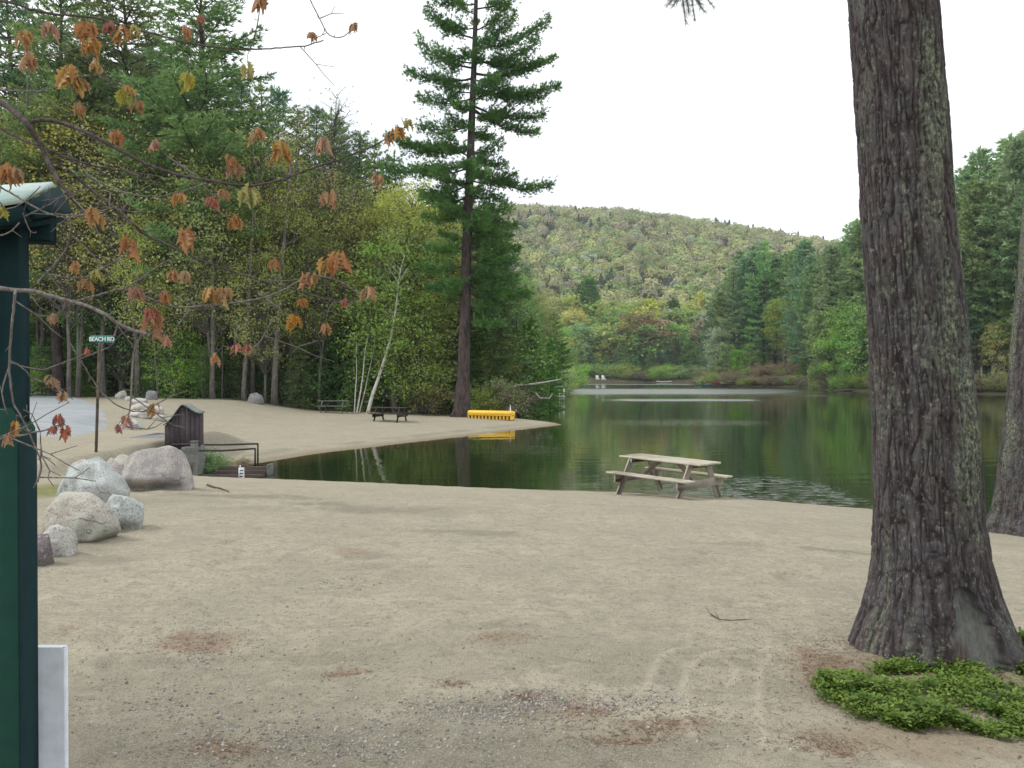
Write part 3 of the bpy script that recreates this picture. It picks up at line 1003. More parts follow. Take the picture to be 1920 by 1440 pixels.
def plant(kind, px, d, hh, row='', group=None, z=None, rz=None, wide=1.0, mat=None, label=None, name=None, desc=None, x=None):
    lod = '_far' if d > 270 else '_mid' if d > 105 else ''
    tm, cm, th = TREES.get(kind + lod, TREES[kind])
    nm, cat, ds = KIND[kind]
    xx = px2(px, d) if x is None else x
    zz = gz(xx, d) if z is None else z
    lab = label or ds
    s = hh / th
    t = thing(name or nm, lab, cat, (xx, d, zz), random.uniform(0, 6.28) if rz is None else rz, group, (s * wide * random.uniform(.9, 1.1), s * wide * random.uniform(.9, 1.1), s))
    if not label:
        PENDING.append((t, desc or ds, row, px, hh))
    o = bpy.data.objects.new("trunk", tm); COL.objects.link(o); o.parent = t
    if cm is not None:
        o = bpy.data.objects.new("crown", cm); COL.objects.link(o); o.parent = t
        if mat is not None:
            o.material_slots[0].link = 'OBJECT'
            o.material_slots[0].material = mat
    return t

def top_h(py, d, zg):
    return EYE + (HY - py) / FPX * d - zg

SKY_L = [(-300, -60), (0, -60), (150, -50), (230, -40), (262, 10), (300, 40), (340, -10), (380, -30), (410, 20), (440, 110), (480, 150), (520, 150), (560, 190), (600, 195), (650, 225), (700, 265), (740, 290), (790, 330), (850, 360), (900, 430), (950, 480), (985, 505), (1020, 540), (1050, 590), (1080, 640)]
def skyl(px):
    return float(np.interp(px, [a for a, b in SKY_L], [b for a, b in SKY_L]))

GL = 'trees of the wood behind the beach'
def wood(kind, px, d, top, row, **k):
    x = px2(px, d)
    zg = gz(x, d)
    return plant(kind, px, d, max(1.5, top_h(top, d, zg)), row, GL, **k)

# named tall ones along the skyline (photograph px, distance, top py)
wood('pineB', 380, 61, -70, 'standing tall', wide=1.15)
wood('pineB', 235, 66, -70, 'towering', wide=1.1)
wood('pineE', 115, 64, -80, 'towering')
wood('pineC', 40, 70, -60, 'towering')
wood('pineE', 170, 76, -30, 'deep in the wood')
wood('pineC', 300, 78, 95, 'deep in the wood')
wood('pineD', 525, 68, 165, 'standing tall', wide=.75)
wood('pineD', 595, 70, 200, 'standing tall', wide=.75)
wood('pineC', 645, 72, 225, 'deep in the wood', wide=.8)
wood('pineE', 490, 69, 150, 'mid-wood', wide=.8)
wood('pineB', 560, 66, 205, 'mid-wood', wide=.75)
wood('pineE', 622, 68, 205, 'mid-wood', wide=.75)
wood('pineB', 675, 67, 248, 'mid-wood', wide=.8)
wood('pineE', 740, 66, 285, 'mid-wood', wide=.75)
wood('pineE', 705, 66, 262, 'standing tall', wide=.8)
wood('pineD', 455, 74, 150, 'deep in the wood', wide=.8)
wood('bareB', 600, 66, 150, 'rising')
wood('bareB', 55, 68, 160, 'rising')
wood('bareA', 150, 62, 200, 'rising')
wood('pineD', 915, 62, 395, 'standing', wide=1.0)
wood('spruceA', 940, 60, 440, 'in front', wide=1.1)
wood('spruceA', 850, 62, 420, 'in front')
# middle row: leafing trees
mid = [(-40, 62, 150, 'leafA'), (70, 66, 215, 'leafB'), (135, 60, 330, 'leafE'), (200, 62, 190, 'leafB'), (262, 60, 225, 'leafE'), (320, 63, 215, 'leafB'), (372, 60, 250, 'leafA'), (430, 62, 200, 'leafA'),
       (470, 60, 255, 'leafE'), (520, 64, 300, 'leafE'), (560, 60, 345, 'leafA'), (610, 62, 300, 'leafE'), (655, 61, 330, 'leafE'), (700, 60, 360, 'leafA'), (752, 62, 322, 'leafB'), (800, 60, 350, 'leafB'), (745, 57.2, 425, 'leafD'), (770, 58.5, 400, 'leafD'), (722, 59.5, 470, 'leafD'), (805, 60.5, 440, 'leafD'),
       (840, 62, 400, 'pineD'), (600, 58, 430, 'leafE'), (500, 58, 440, 'leafA'), (400, 58, 420, 'leafE'), (300, 59, 400, 'leafB'), (220, 64, 420, 'leafC'), (160, 70, 470, 'leafC'), (340, 60, 380, 'leafA'), (100, 75, 400, 'leafA'),
       (955, 70, 500, 'leafC'), (982, 78, 505, 'leafA'), (998, 90, 545, 'leafC'), (968, 61, 610, 'spruceA'), (995, 72, 600, 'spruceA'), (1016, 104, 585, 'pineD'), (1035, 115, 610, 'leafC'), (1048, 130, 632, 'spruceA'), (1062, 150, 645, 'leafC'),
       (935, 60, 620, 'leafA'), (985, 90, 500, 'pineD'), (900, 61, 520, 'spruceA'), (780, 57, 520, 'leafD'), (690, 59, 500, 'leafE')]
for px, d, top, kd in mid:
    wood(kd, px, d, top, 'mid-wood' if d > 60 else 'near the beach')
# dark fillers deeper in
rr = np.random.default_rng(77)
px = -60
i = 0
while px < 1035:
    sk = skyl(px)
    for d, f in ((80, rr.uniform(.72, .95)), (71, rr.uniform(.5, .75))):
        top = HY - (HY - sk) * f
        if px > 150 or d < 75 or True:
            wood(['pineD', 'spruceA', 'pineB', 'pineE'][(i + (d > 75)) % 4] if px > 130 or d < 75 else 'spruceA', px + rr.uniform(-14, 14), d + rr.uniform(-3, 3), top if px > 110 or d < 75 else 520, 'deep in the wood')
    px += rr.uniform(36, 50)
    i += 1
# lower storey along the edge: hemlocks, saplings
px = 55
while px < 1000:
    k = rr.choice(['spruceB', 'hemlock_young', 'spruceB', 'sapling', 'hemlock_young', 'leafD'], p=[.3, .25, .1, .15, .12, .08])
    d = rr.uniform(57.5, 62.5) + (6 if px < 260 else 0) + (4 if px > 900 else 0)
    tp = rr.uniform(560, 668)
    if 400 < px < 560:
        tp = rr.uniform(600, 690); d += 2.5
    if 845 < px < 905: d += 4
    wood(k, px, d, tp, 'at the wood edge', mat=L_['hemlock'] if k == 'leafD' else None, desc='small dark understorey tree' if k == 'leafD' else None)
    px += rr.uniform(20, 31)
# shrubs of the small point
for px, d, hh, k in [(945, 57.5, 2.4, 'bushA'), (962, 61, 2.6, 'bushA'), (972, 68, 2.6, 'bushA'), (983, 76, 3.0, 'bushA'), (998, 88, 3.4, 'bushB'), (1030, 112, 3.6, 'bushB'), (1042, 128, 4.0, 'bushB'), (1052, 145, 3.6, 'bushA'), (1070, 200, 5, 'bushB'), (1060, 170, 3.4, 'bushB'), (930, 58, 2.4, 'bushB'), (800, 56.8, 1.9, 'bushC'), (905, 57, 1.8, 'bushB')]:
    wood_t = plant(k, px, d, hh, 'at the waterline' if d > 60 else 'at the beach edge', 'shrubs at the beach edge')

# trunks seen against the dark wood
def bare_trunk(px, d, top, r, lean, label):
    x, z0 = px2(px, d), 0
    zg = gz(x, d)
    hh = top_h(top, d, zg)
    t = thing('tree', label, 'tree', (x, d, zg), 0, GL)
    zz = np.linspace(-.3, hh, 12)
    rng = np.random.default_rng(int(px))
    T = np.stack([lean * (zz.clip(0) / hh) ** 1.2 + np.cumsum(rng.normal(size=12)) * .03, np.cumsum(rng.normal(size=12)) * .03, zz], 1)
    mb = MB(); rad = r * (1 - .7 * zz.clip(0) / hh); rad[0] *= 1.3
    mb.tube(T, rad, 9)
    mb.part('trunk', B_grey, t, True)
    mb = MB()
    tips = []
    for k in range(14):
        f = rng.uniform(.45, 1.0)
        a = np.array([np.interp(f * hh, zz, T[:, 0]), np.interp(f * hh, zz, T[:, 1]), f * hh])
        L = rng.uniform(.8, 2.6)
        az = rng.uniform(0, 6.28)
        e = a + np.array([math.cos(az) * L, math.sin(az) * L, L * rng.uniform(.1, .8)])
        m_ = (a + e) / 2 + rng.normal(size=3) * .12
        mb.tube(np.stack([a, m_, e]), [r * .25, r * .16, .008], 5, cap=False)
        tips += [m_, e, (m_ + e) / 2]
        for _ in range(3):
            q = e + rng.normal(size=3) * .45
            mb.tube(np.stack([m_, (m_ + q) / 2, q]), [.01, .008, .004], 3, cap=False)
            tips.append(q)
    br = mb.part('branch', B_grey, t, True)
    tips = np.array(tips)
    rep = np.repeat(np.arange(len(tips)), 30)
    V, F = leaf_quads(tips[rep] + rng.normal(size=(len(rep), 3)) * .38, .095, rng, .3)
    link('crown', mesh_np('crown', V, [F]), [L_['olive']], t)
    return t
for a in [(400, 57.6, 330, .17, .1, 'grey forked trunk standing at the wood edge left of the black-trunked gap'), (457, 57.2, 350, .16, 1.0, 'grey trunk just left of the grey wood-edge rock'),
          (515, 57.4, 300, .22, 1.3, 'thick grey trunk just right of the grey wood-edge rock'), (417, 58.5, 380, .05, .0, 'thin pale stem between two grey trunks at the wood edge'),
          (545, 59.5, 230, .15, .5, 'tall straight grey trunk left of the mossy grey table'), (52, 62, 120, .17, .1, 'grey trunk seen just past the kiosk post'),
          (385, 60, 420, .12, 0, 'dim grey trunk behind the forked one'), (440, 60.5, 400, .10, 0, 'dim slender trunk in the dark gap by the rock'), (150, 66, 180, .2, -.2, 'dark trunk against the sky above the road'),
          (72, 66, 240, .12, .1, 'slim dark trunk against the sky over the kiosk roof'), (100, 68, 220, .12, -.1, 'second slim dark trunk against the sky over the kiosk roof')]:
    bare_trunk(*a)

# the leaning white birch and its thin neighbours
def birch(pts, r0, d, label, leafy=True, thin=False):
    base = atd(pts[0][0], d)
    t = thing('birch_tree', label, 'tree', base, 0, 'birch stems behind the dark picnic table')
    P = np.array([(px2(px, d) - base.x, 0, zpx(py, d) - base.z) for px, py in pts])
    P[0, 2] = -.2
    u = np.linspace(0, 1, len(P)); uu = np.linspace(0, 1, 24)
    P = np.stack([np.interp(uu, u, P[:, i]) for i in range(3)], 1)
    P[1:-1] = (P[:-2] + 2 * P[1:-1] + P[2:]) / 4
    mb = MB(); mb.tube(P, r0 * (1 - .82 * uu) + .004, 8)
    mb.part('trunk', B_birch, t, True)
    rng = np.random.default_rng(int(pts[0][0]))
    mb = MB(); tips = []
    for k in range(0 if thin else 16):
        f = rng.uniform(.35, 1)
        a = np.array([np.interp(f, uu, P[:, i]) for i in range(3)])
        L = rng.uniform(.7, 1.9)
        az = rng.choice([0, math.pi]) + rng.normal() * .8
        e = a + np.array([math.cos(az) * L * .6, math.sin(az) * L * .6, L * rng.uniform(.3, 1.0)])
        mb.tube(np.stack([a, (a + e) / 2 + rng.normal(size=3) * .06, e]), [.025, .016, .006], 5, cap=False)
        tips += [e, (a + e) / 2]
    if tips:
        mb.part('branch', B_birch, t, True)
        tips = np.array(tips)
        rep = np.repeat(np.arange(len(tips)), 45)
        V, F = leaf_quads(tips[rep] + rng.normal(size=(len(rep), 3)) * .4, .07, rng, .3)
        link('crown', mesh_np('crown', V, [F]), [L_['lime']], t)
birch([(688, 760), (697, 744), (705, 722), (716, 690), (727, 655), (735, 625), (741, 590), (745, 560), (748, 530), (752, 500), (760, 478)], .115, 55.2, 'leaning white birch trunk rising right from the wood edge')
birch([(664, 763), (667, 725), (669, 700), (668, 640)], .04, 55.6, 'thin straight birch stem, leftmost of the birch group', thin=True)
birch([(668, 763), (676, 735), (681, 700), (684, 660), (690, 630)], .05, 55.4, 'thin birch stem between the straight stem and leaning birch', thin=True)
birch([(672, 763), (684, 735), (690, 705), (699, 665), (703, 640)], .035, 55.8, 'slightest birch stem right beside the leaning birch', thin=True)

# the great white pine at the lake's edge
def great_pine():
    d = 53.5
    base = atd(867, d)
    k = d / FPX
    t = thing('pine_tree', 'great tall white pine with layered boughs standing alone at the beach edge', 'tree', base, 0)
    Tp = [(866, 800), (866, 768), (869, 700), (872, 600), (874, 500), (878, 400), (882, 300), (886, 200), (890, 100), (893, 0), (895, -70), (896, -140)]
    T = np.array([(px2(px, d) - base.x, 0, zpx(py, d) - base.z) for px, py in Tp])
    r = np.array([21, 17, 11.5, 10.5, 9.5, 8.5, 7.5, 6.2, 5, 3.6, 2.4, .6]) * k
    mb = MB(); mb.tube(T, r, 14)
    # root flare
    for az, L in ((3.4, .8), (.2, .55), (4.6, .7), (2.2, .6)):
        e = np.array([math.cos(az) * L, math.sin(az) * L, -.1])
        mb.tube(np.stack([[e[0] * .1, e[1] * .1, 1.1], e * .55 + [0, 0, .3], e]), [.22, .2, .07], 7)
    mb.part('trunk', B_pine, t, True)
    rng = np.random.default_rng(99)
    # boughs read from the photograph: start (on trunk py), tip (px,py), thickness of the plume in px
    bs = [(60, 950, 18, 16), (85, 962, 40, 14), (95, 1025, 45, 16), (75, 808, 35, 22), (130, 790, 85, 24), (120, 1000, 95, 16), (140, 1032, 112, 10), (112, 1012, 128, 12), (120, 822, 110, 18), (148, 774, 150, 11), (150, 940, 145, 12),
          (165, 1040, 180, 11), (165, 1012, 195, 14), (185, 790, 190, 14), (175, 823, 168, 16), (200, 1015, 215, 14), (205, 1004, 246, 10), (220, 935, 225, 12), (235, 790, 240, 17), (240, 842, 228, 16), (250, 912, 245, 14),
          (275, 735, 262, 14), (280, 760, 275, 16), (290, 940, 275, 14), (300, 945, 312, 12), (305, 720, 318, 16), (315, 790, 325, 16), (320, 1030, 352, 15), (340, 960, 335, 12), (345, 790, 360, 16), (360, 940, 372, 14), (370, 800, 380, 16),
          (390, 950, 398, 14), (405, 965, 425, 14), (400, 800, 410, 14), (430, 955, 445, 14), (450, 968, 470, 14), (460, 820, 470, 12), (480, 960, 498, 14), (505, 965, 530, 12), (530, 950, 552, 12), (535, 840, 545, 9), (548, 985, 552, 9), (545, 930, 548, 10),
          (570, 930, 585, 8), (600, 935, 610, 7), (20, 970, -5, 16), (10, 815, 0, 18), (-10, 935, -30, 16), (-20, 840, -45, 16), (-50, 930, -85, 14), (-60, 860, -90, 12), (-90, 915, -120, 10), (30, 860, 20, 14), (55, 830, 60, 14)]
    # boughs towards and away from the viewer too
    extra = []
    for q in np.arange(-80, 560, 17):
        for s in (1, -1):
            extra.append((q, s))
    mbB = MB(); P, D = [], []
    def bough(pz, tip, thick, nseg=7):
        a = np.array([np.interp(pz, T[:, 2], T[:, 0]), 0, pz])
        e = tip
        L = np.linalg.norm(e - a)
        if L < .3:
            return
        tt = np.linspace(0, 1, 9)[:, None]
        sag = np.array([0, 0, -1]) * .10 * L * np.sin(tt * math.pi)
        B = a + (e - a) * tt + sag + rng.normal(size=(9, 3)) * .012 * L * np.sin(tt * math.pi)
        mbB.tube(B, np.linspace(.018 + .016 * L, .012, 9), 5, cap=False)
        u = unit((e - a) * np.array([1, 1, 0]))
        side = np.array([-u[1], u[0], 0])
        m = int(L / .12)
        for t_ in np.linspace(.22, 1.02, m):
            c = np.array([np.interp(t_, tt[:, 0], B[:, i]) for i in range(3)])
            tl = min(1.5 if pz < 14 else .95, L * .36) * (1.15 - t_ * .75) * rng.uniform(.4, 1.1) + .18
            for sg in (-1, 1):
                dd = unit(u * rng.uniform(.4, 1.1) + side * sg * rng.uniform(.5, 1.1) + np.array([0, 0, rng.normal() * .3 + .2]))
                nn = max(2, int(tl / .085))
                s = (np.arange(nn) + rng.random(nn)) / nn
                q = c + dd * (s * tl)[:, None]
                q[:, 2] += rng.normal(size=nn) * thick * .3
                P.append(q); D.append(np.repeat(dd[None], nn, 0))
                if rng.random() < .25:
                    mbB.tube(np.stack([c, c + dd * tl]), [.012, .004], 3, cap=False)
    for spy, tx, ty, th in bs:
        pz = zpx(spy, d) - base.z
        yo = rng.uniform(-1.2, 1.2)
        tip = np.array([px2(tx, d) - base.x, yo, zpx(ty, d) - base.z + .1])
        bough(pz, tip, th * k * (1.5 if spy > 330 else rng.uniform(.9, 1.6)))
    for q, s in extra:
        pz = zpx(q, d) - base.z
        f = np.clip((q + 140) / 400, .1, 1)
        dens = 1 if q > 340 else .34
        if rng.random() > dens:
            continue
        L = rng.uniform(1.0, 3.0) * f
        az = s * math.pi / 2 + rng.normal() * .5
        if q > 370:
            az = s * math.pi / 2 + rng.normal() * .9
        L = min(L, 2.6)
        tip = np.array([np.interp(pz, T[:, 2], T[:, 0]) + math.cos(az) * L, math.sin(az) * L, pz + L * rng.uniform(-.15, .25) * (1 if q > 350 else 1.4)])
        bough(pz, tip, .3)
    mbB.part('branch', B_pine, t, True)
    P, D = np.vstack(P), np.vstack(D)
    V, F = needle_tufts(P, D, .22, .05, 7, rng, .95, .3)
    print("great pine tufts", len(P))
    link('crown', mesh_np('crown', V, [F]), [L_['great']], t)
great_pine()

# ------------------------------------------------------------------ far shores
GF = 'trees along the far lake shore'
GR = 'trees along the right bank'
SKY_R = [(1320, 600), (1345, 560), (1370, 500), (1400, 462), (1425, 448), (1450, 460), (1480, 475), (1505, 445), (1530, 470), (1560, 440), (1580, 450), (1600, 420), (1620, 395), (1680, 380), (1760, 350), (1790, 325), (1830, 280), (1850, 310), (1885, 250), (1920, 240), (2000, 250), (2100, 230)]
def skyr(px):
    return float(np.interp(px, [a for a, b in SKY_R], [b for a, b in SKY_R]))
def shore_d(px, d0=120, d1=345):
    """distance of the far waterline along this sight column"""
    ds = np.arange(d0, d1, 1.0)
    s = sdf(px2(px, ds), ds)
    w = np.where(s < 0)[0]
    return ds[w[-1]] + 1 if len(w) else d0
rr = np.random.default_rng(31)
px = 1335
i = 0
while px < 2080:
    sd = shore_d(px, 100) if px > 1500 else np.interp(px, [1330, 1500], [232, 214])
    sk = skyr(px)
    ks = ['pineD', 'pineE', 'pineC', 'pineB', 'pineE', 'pineA']
    for dd, f, row in ((rr.uniform(6, 11), rr.uniform(.82, 1.0), 'on the bank'), (rr.uniform(15, 20), rr.uniform(.9, 1.02), 'behind the bank')):
        d = sd + dd
        plant(ks[i % 6], px + rr.uniform(-6, 6), d, max(6, top_h(HY - (HY - sk) * f, d, gz(px2(px, d), d))), row, GR, wide=rr.uniform(.85, 1.15), mat=L_['pine_blue'] if px < 1540 and i % 3 == 0 else L_['bank'])
        i += 1
    px += rr.uniform(15, 22) * (1 if px < 1640 or px > 1770 else 1.8) * (1.25 if px > 1640 else 1)
# leafy undergrowth on the right bank
for px, dd, tp, k in [(1345, 5, 610, 'leafG'), (1362, 4, 640, 'leafC'), (1385, 4, 650, 'leafD'), (1410, 5, 640, 'leafC'), (1440, 5, 655, 'spruceA'), (1470, 5, 560, 'leafE'), (1490, 4, 600, 'leafA'), (1512, 5, 620, 'spruceA'), (1535, 4, 640, 'spruceB'),
                      (1560, 4, 575, 'leafC'), (1585, 3.5, 565, 'leafC'), (1612, 3.5, 570, 'leafC'), (1632, 4, 560, 'leafD'), (1600, 3, 640, 'leafD'), (1570, 3, 655, 'spruceB'), (1800, 5, 520, 'pineD'), (1845, 9, 500, 'pineD'), (1790, 4, 640, 'spruceB'), (1895, 8, 520, 'pineB'), (1820, 14, 480, 'pineD'), (1870, 6, 600, 'leafA')]:
    sd = shore_d(px, 100) if px > 1500 else np.interp(px, [1330, 1500], [230, 212])
    d = sd + dd
    plant(k, px, d, top_h(tp, d, gz(px2(px, d), d)), 'low on the bank', GR)
# brush along the right bank waterline
px = 1312
while px < 1960:
    sd = shore_d(px, 100) if px > 1500 else np.interp(px, [1310, 1340, 1500], [258, 228, 212])
    k = rr.choice(['bushA', 'bushC', 'bushB', 'bushA']) if px < 1520 else rr.choice(['bushA', 'bushB', 'bushA', 'sapling'])
    if not 1655 < px < 1770:
        plant(k, px, sd + rr.uniform(.5, 2.5), rr.uniform(2.2, 4.2) * (1.1 if px < 1520 else .8), 'at the waterline', 'brush along the right bank waterline', wide=1.15)
        if px < 1500:
            plant('bushC' if rr.random() < .6 else 'bushA', px + 5, sd + rr.uniform(4, 7), rr.uniform(3.0, 5.2), 'up the low bank', 'brush along the right bank waterline', wide=1.2)
    px += rr.uniform(13, 19)

for px in range(1322, 1510, 9):
    sd = float(np.interp(px, [1310, 1325, 1376, 1472, 1510], [250, 234, 216, 208, 200]))
    plant(rr.choice(['bushA', 'bushA', 'bushB', 'bushC']), px + rr.uniform(-3, 3), sd + rr.uniform(.2, 2), rr.uniform(1.6, 2.8), 'low at the water', 'brush along the right bank waterline', wide=1.5)
# far shore between the points
far = {'row1': (1, 4), 'row2': (9, 16), 'row3': (26, 34), 'row4': (42, 52)}
SKY_F = {'row1': 645, 'row2': 612, 'row3': 580, 'row4': 555}
px = 1048
i = 0
while px < 1350:
    sd = 335
    for r_, (a, b) in far.items():
        d = sd + rr.uniform(a, b)
        top = SKY_F[r_] + rr.uniform(-14, 26)
        p = px + rr.uniform(-8, 8)
        if r_ == 'row1':
            k = rr.choice(['spruceA', 'spruceB', 'pineD', 'leafC', 'leafA']) if not 1190 < p < 1330 else rr.choice(['spruceA', 'pineD', 'spruceB'])
            row = 'on the far shore'
        elif r_ == 'row2':
            k = rr.choice(['leafC', 'leafD', 'leafA', 'leafF' if 1180 < p < 1245 or p > 1310 else 'leafC', 'leafC']); row = 'behind the shore edge'
        elif r_ == 'row3':
            k = rr.choice(['leafD', 'leafC', 'leafA', 'leafB']) if p < 1240 else rr.choice(['leafG', 'leafG', 'leafA', 'leafC']); row = 'low on the far slope'
        else:
            k = rr.choice(['leafA', 'leafD', 'leafF', 'leafB']) if p < 1240 else rr.choice(['leafG', 'leafG', 'leafA']); row = 'up the far slope'
        plant(k, p, d, min(24, max(7, top_h(top, d, gz(px2(p, d), d)))), row, GF, wide=1.35)
    px += rr.uniform(15, 21)
for px, d, tp, k, lab in [(1105, 385, 518, 'spruceA', 'dark lone conifer among pale trees above the far white chair'), (1092, 388, 530, 'spruceA', 'dark conifer beside the lone one above the far white chair'), (1262, 372, 560, 'spruceA', 'small dark conifer among grey-green trees above the beached boat'),
                          (1205, 350, 585, 'leafF', 'reddish brown tree midway above the beached white boat'), (1222, 348, 600, 'leafF', 'second reddish brown tree right of its twin above the beached boat'), (1330, 345, 600, 'leafF', 'reddish tree just left of the far pine point')]:
    plant(k, px, d, top_h(tp, d, gz(px2(px, d), d)), '', GF, wide=1.5, label=lab)
for px in (1180, 1200, 1218):
    plant('bushC', px, 333, rr.uniform(3, 4), 'at the waterline', 'brush along the far waterline', wide=1.3)
for px in (1085, 1100, 1118, 1136, 1152, 1168, 1232, 1246, 1258, 1272, 1286, 1305):
    plant('bushB', px, 333, rr.uniform(4, 6), 'at the waterline', 'brush along the far waterline', wide=1.3)

# ------------------------------------------------------------------ hillside forest: one mass of rounded crowns
def hillside():
    rng = np.random.default_rng(5)
    C, S_, K = [], [], []
    d = 372.0
    while d < 800:
        st = 8.2 + (d - 370) / 430 * 1.5
        a0, a1 = -.12, .62
        n = int((a1 - a0) * d / st)
        a = a0 + (np.arange(n) + rng.random(n)) / n * (a1 - a0)
        y = d / np.sqrt(1 + a ** 2) + rng.normal(size=n) * 1.8
        x = a * y
        C.append(np.stack([x, y], 1)); S_.append(rng.uniform(.7, 1.3, n) * (st / 8.4))
        d += st * .82
    C = np.vstack(C); S_ = np.concatenate(S_)
    Z = np.array([gz(x, y) for x, y in C])
    D = np.hypot(C[:, 0], C[:, 1]); A = C[:, 0] / C[:, 1]
    n = len(C)
    nz_ = fbm(C[:, 0] / 60, C[:, 1] / 60, seed=71)
    pal = np.array([(.35, .39, .18), (.40, .40, .22), (.29, .38, .15), (.42, .45, .19), (.37, .34, .24), (.26, .36, .15), (.38, .44, .31)])
    tfar = np.clip((D - 380) / 320, 0, 1)
    col = np.zeros((n, 3)); con = np.zeros(n, bool)
    for i in range(n):
        w = np.array([1.0 + tfar[i], .9 + 1.4 * tfar[i], 1.3 * (1 - tfar[i]) + .4, .9, .35 + .6 * tfar[i], 1.2 * (1 - tfar[i]), .25 + .5 * (tfar[i] > .85)])
        if nz_[i] > .56:
            w[3] *= 2.5
        col[i] = pal[rng.choice(7, p=w / w.sum())] * rng.uniform(.75, 1.2)
    pxp = CX + FPX * A
    con |= (D > 690) & (pxp > 1335) & (pxp < 1475) & (rng.random(n) < .75)
    con |= (D > 600) & (pxp < 1150) & (rng.random(n) < .10)
    con |= (nz_ < .40) & (rng.random(n) < .22)
    con |= rng.random(n) < .02
    for cx_, d0_ in ((1135, 470), (1205, 475), (1250, 480), (1340, 430)):
        con |= (abs(pxp - cx_) < 14) & (abs(D - d0_) < 16)
    Vs, Fs, Cs, o = [], [], [], 0
    q = 150
    for i in range(n):
        if con[i]:
            m = 150
            hh = rng.uniform(9, 14) * S_[i] ** .5
            f = rng.random(m) ** .75
            rad = 3.5 * (1 - f) + .15
            az = rng.uniform(0, 6.28, m)
            P = np.stack([rad * np.cos(az), rad * np.sin(az), 1 + f * hh], 1)
            out = np.stack([np.cos(az), np.sin(az), np.full(m, .5)], 1)
            sz = np.full(m, 1.25) * rng.uniform(.6, 1.2, m)
            c = np.array([.07, .12, .065]) * rng.uniform(.8, 1.2)
        else:
            m = q + 40
            R = 4.5 * S_[i]
            u = unit(rng.normal(size=(m, 3))); u[:, 2] = np.abs(u[:, 2]) * 1.15 - .25
            lump = 1 + .18 * np.sin(u[:, :1] * 5 + i) * np.cos(u[:, 1:2] * 5 + i * 2)
            P = u * R * lump * rng.uniform(.72, 1.03, (m, 1)) * np.array([1, 1, .95]) + np.array([0, 0, 7.5 + 1.5 * S_[i]])
            out = u
            sz = np.full(m, 1.35) * rng.uniform(.6, 1.25, m)
            c = col[i]
        P = P + np.array([C[i, 0], C[i, 1], Z[i]])
        V, F = leaf_quads(P, sz, rng, flat=.12, outward=out * 2.8, aspect=.85)
        Vs.append(V); Fs.append(F + o); o += len(V)
        Cs.append(np.repeat(c[None] * (1 + rng.normal(size=(m, 1)) * .05), 4, axis=0))
        # trunk
        if D[i] < 420 or D[i] > 660:
            w = .22
            t3 = np.array([[-w, 0, -1], [w, 0, -1], [w * .5, 0, 8], [-w * .5, 0, 8], [0, -w, -1], [0, w, -1], [0, w * .5, 8], [0, -w * .5, 8]]) + np.array([C[i, 0], C[i, 1], Z[i]])
            Vs.append(t3); Fs.append(np.array([[0, 1, 2, 3], [4, 5, 6, 7]]) + o); o += 8
            Cs.append(np.tile([[.16, .15, .13]], (8, 1)))
    t = NT("hillside_leaves", .7, .1)
    ca = t.attr("Col")
    t.base(ca.outputs['Color'])
    tr = t.n("ShaderNodeBsdfTranslucent"); t.l(ca.outputs['Color'], tr.inputs['Color'])
    mx = t.n("ShaderNodeMixShader"); mx.inputs[0].default_value = .3
    t.l(t.b.outputs[0], mx.inputs[1]); t.l(tr.outputs[0], mx.inputs[2]); t.l(mx.outputs[0], t.out.inputs[0])
    me = mesh_np("hillside_forest", np.vstack(Vs), [np.vstack(Fs)], colors=np.vstack(Cs))
    o_ = link("hillside_forest", me, [t.m], kind="stuff", label="far-off forest of rounded olive and tan spring crowns covering the hill")
    print("hill crowns", n, "faces", len(me.polygons))
hillside()
# ------------------------------------------------------------------ the two near pine trunks
def near_bark_material():
    t = NT("near_pine_bark", .95, .12)
    v = t.coord((1, 1, .28))
    f = t.noise(v, 26, 5, .75, .4)
    f2 = t.noise(t.coord((1, 1, .5)), 48, 4, .75)
    g = t.attr("groove").outputs['Fac']
    lm = t.attr("lichen").outputs['Fac']
    sc = t.attr("scar").outputs['Fac']
    rot = t.attr("rot").outputs['Fac']
    plate = t.mix(t.rng(f, .3, .7), (.052, .044, .045, 1), (.112, .095, .094, 1))
    plate = t.mix(t.rng(t.noise(t.coord((1, 1, 1)), 3, 3), .4, .6, 0, .5), plate, (.07, .075, .083, 1))
    col = t.mix(g, plate, (.022, .018, .018, 1))
    chip = t.rng(f2, .57, .64)
    col = t.mix(t.math('MULTIPLY', chip, .5), col, (.24, .215, .19, 1))
    lf = t.noise(t.coord((1, 1, .7)), 45, 5, .75)
    moss = t.math('MULTIPLY', lm, t.rng(lf, .45, .62))
    col = t.mix(moss, col, t.mix(t.rng(f2, .4, .6), (.11, .145, .095, 1), (.24, .28, .18, 1)))
    smooth = t.mix(t.rng(f, .3, .7), (.06, .06, .056, 1), (.17, .175, .16, 1))
    col = t.mix(sc, col, smooth)
    col = t.mix(t.math('MULTIPLY', rot, t.rng(t.noise(t.coord((1, 1, .1)), 60, 3), .35, .6)), col, (.12, .06, .045, 1))
    t.base(col)
    h = t.math('ADD', t.math('MULTIPLY', f, .6), t.math('MULTIPLY', f2, .5))
    st = t.math('SUBTRACT', .8, t.math('MULTIPLY', sc, .55))
    b = t.n("ShaderNodeBump"); b.inputs['Distance'].default_value = .014
    t.l(h, b.inputs['Height']); t.l(st, b.inputs['Strength'])
    t.norm(b.outputs[0])
    return t.m
M_nbark = near_bark_material()

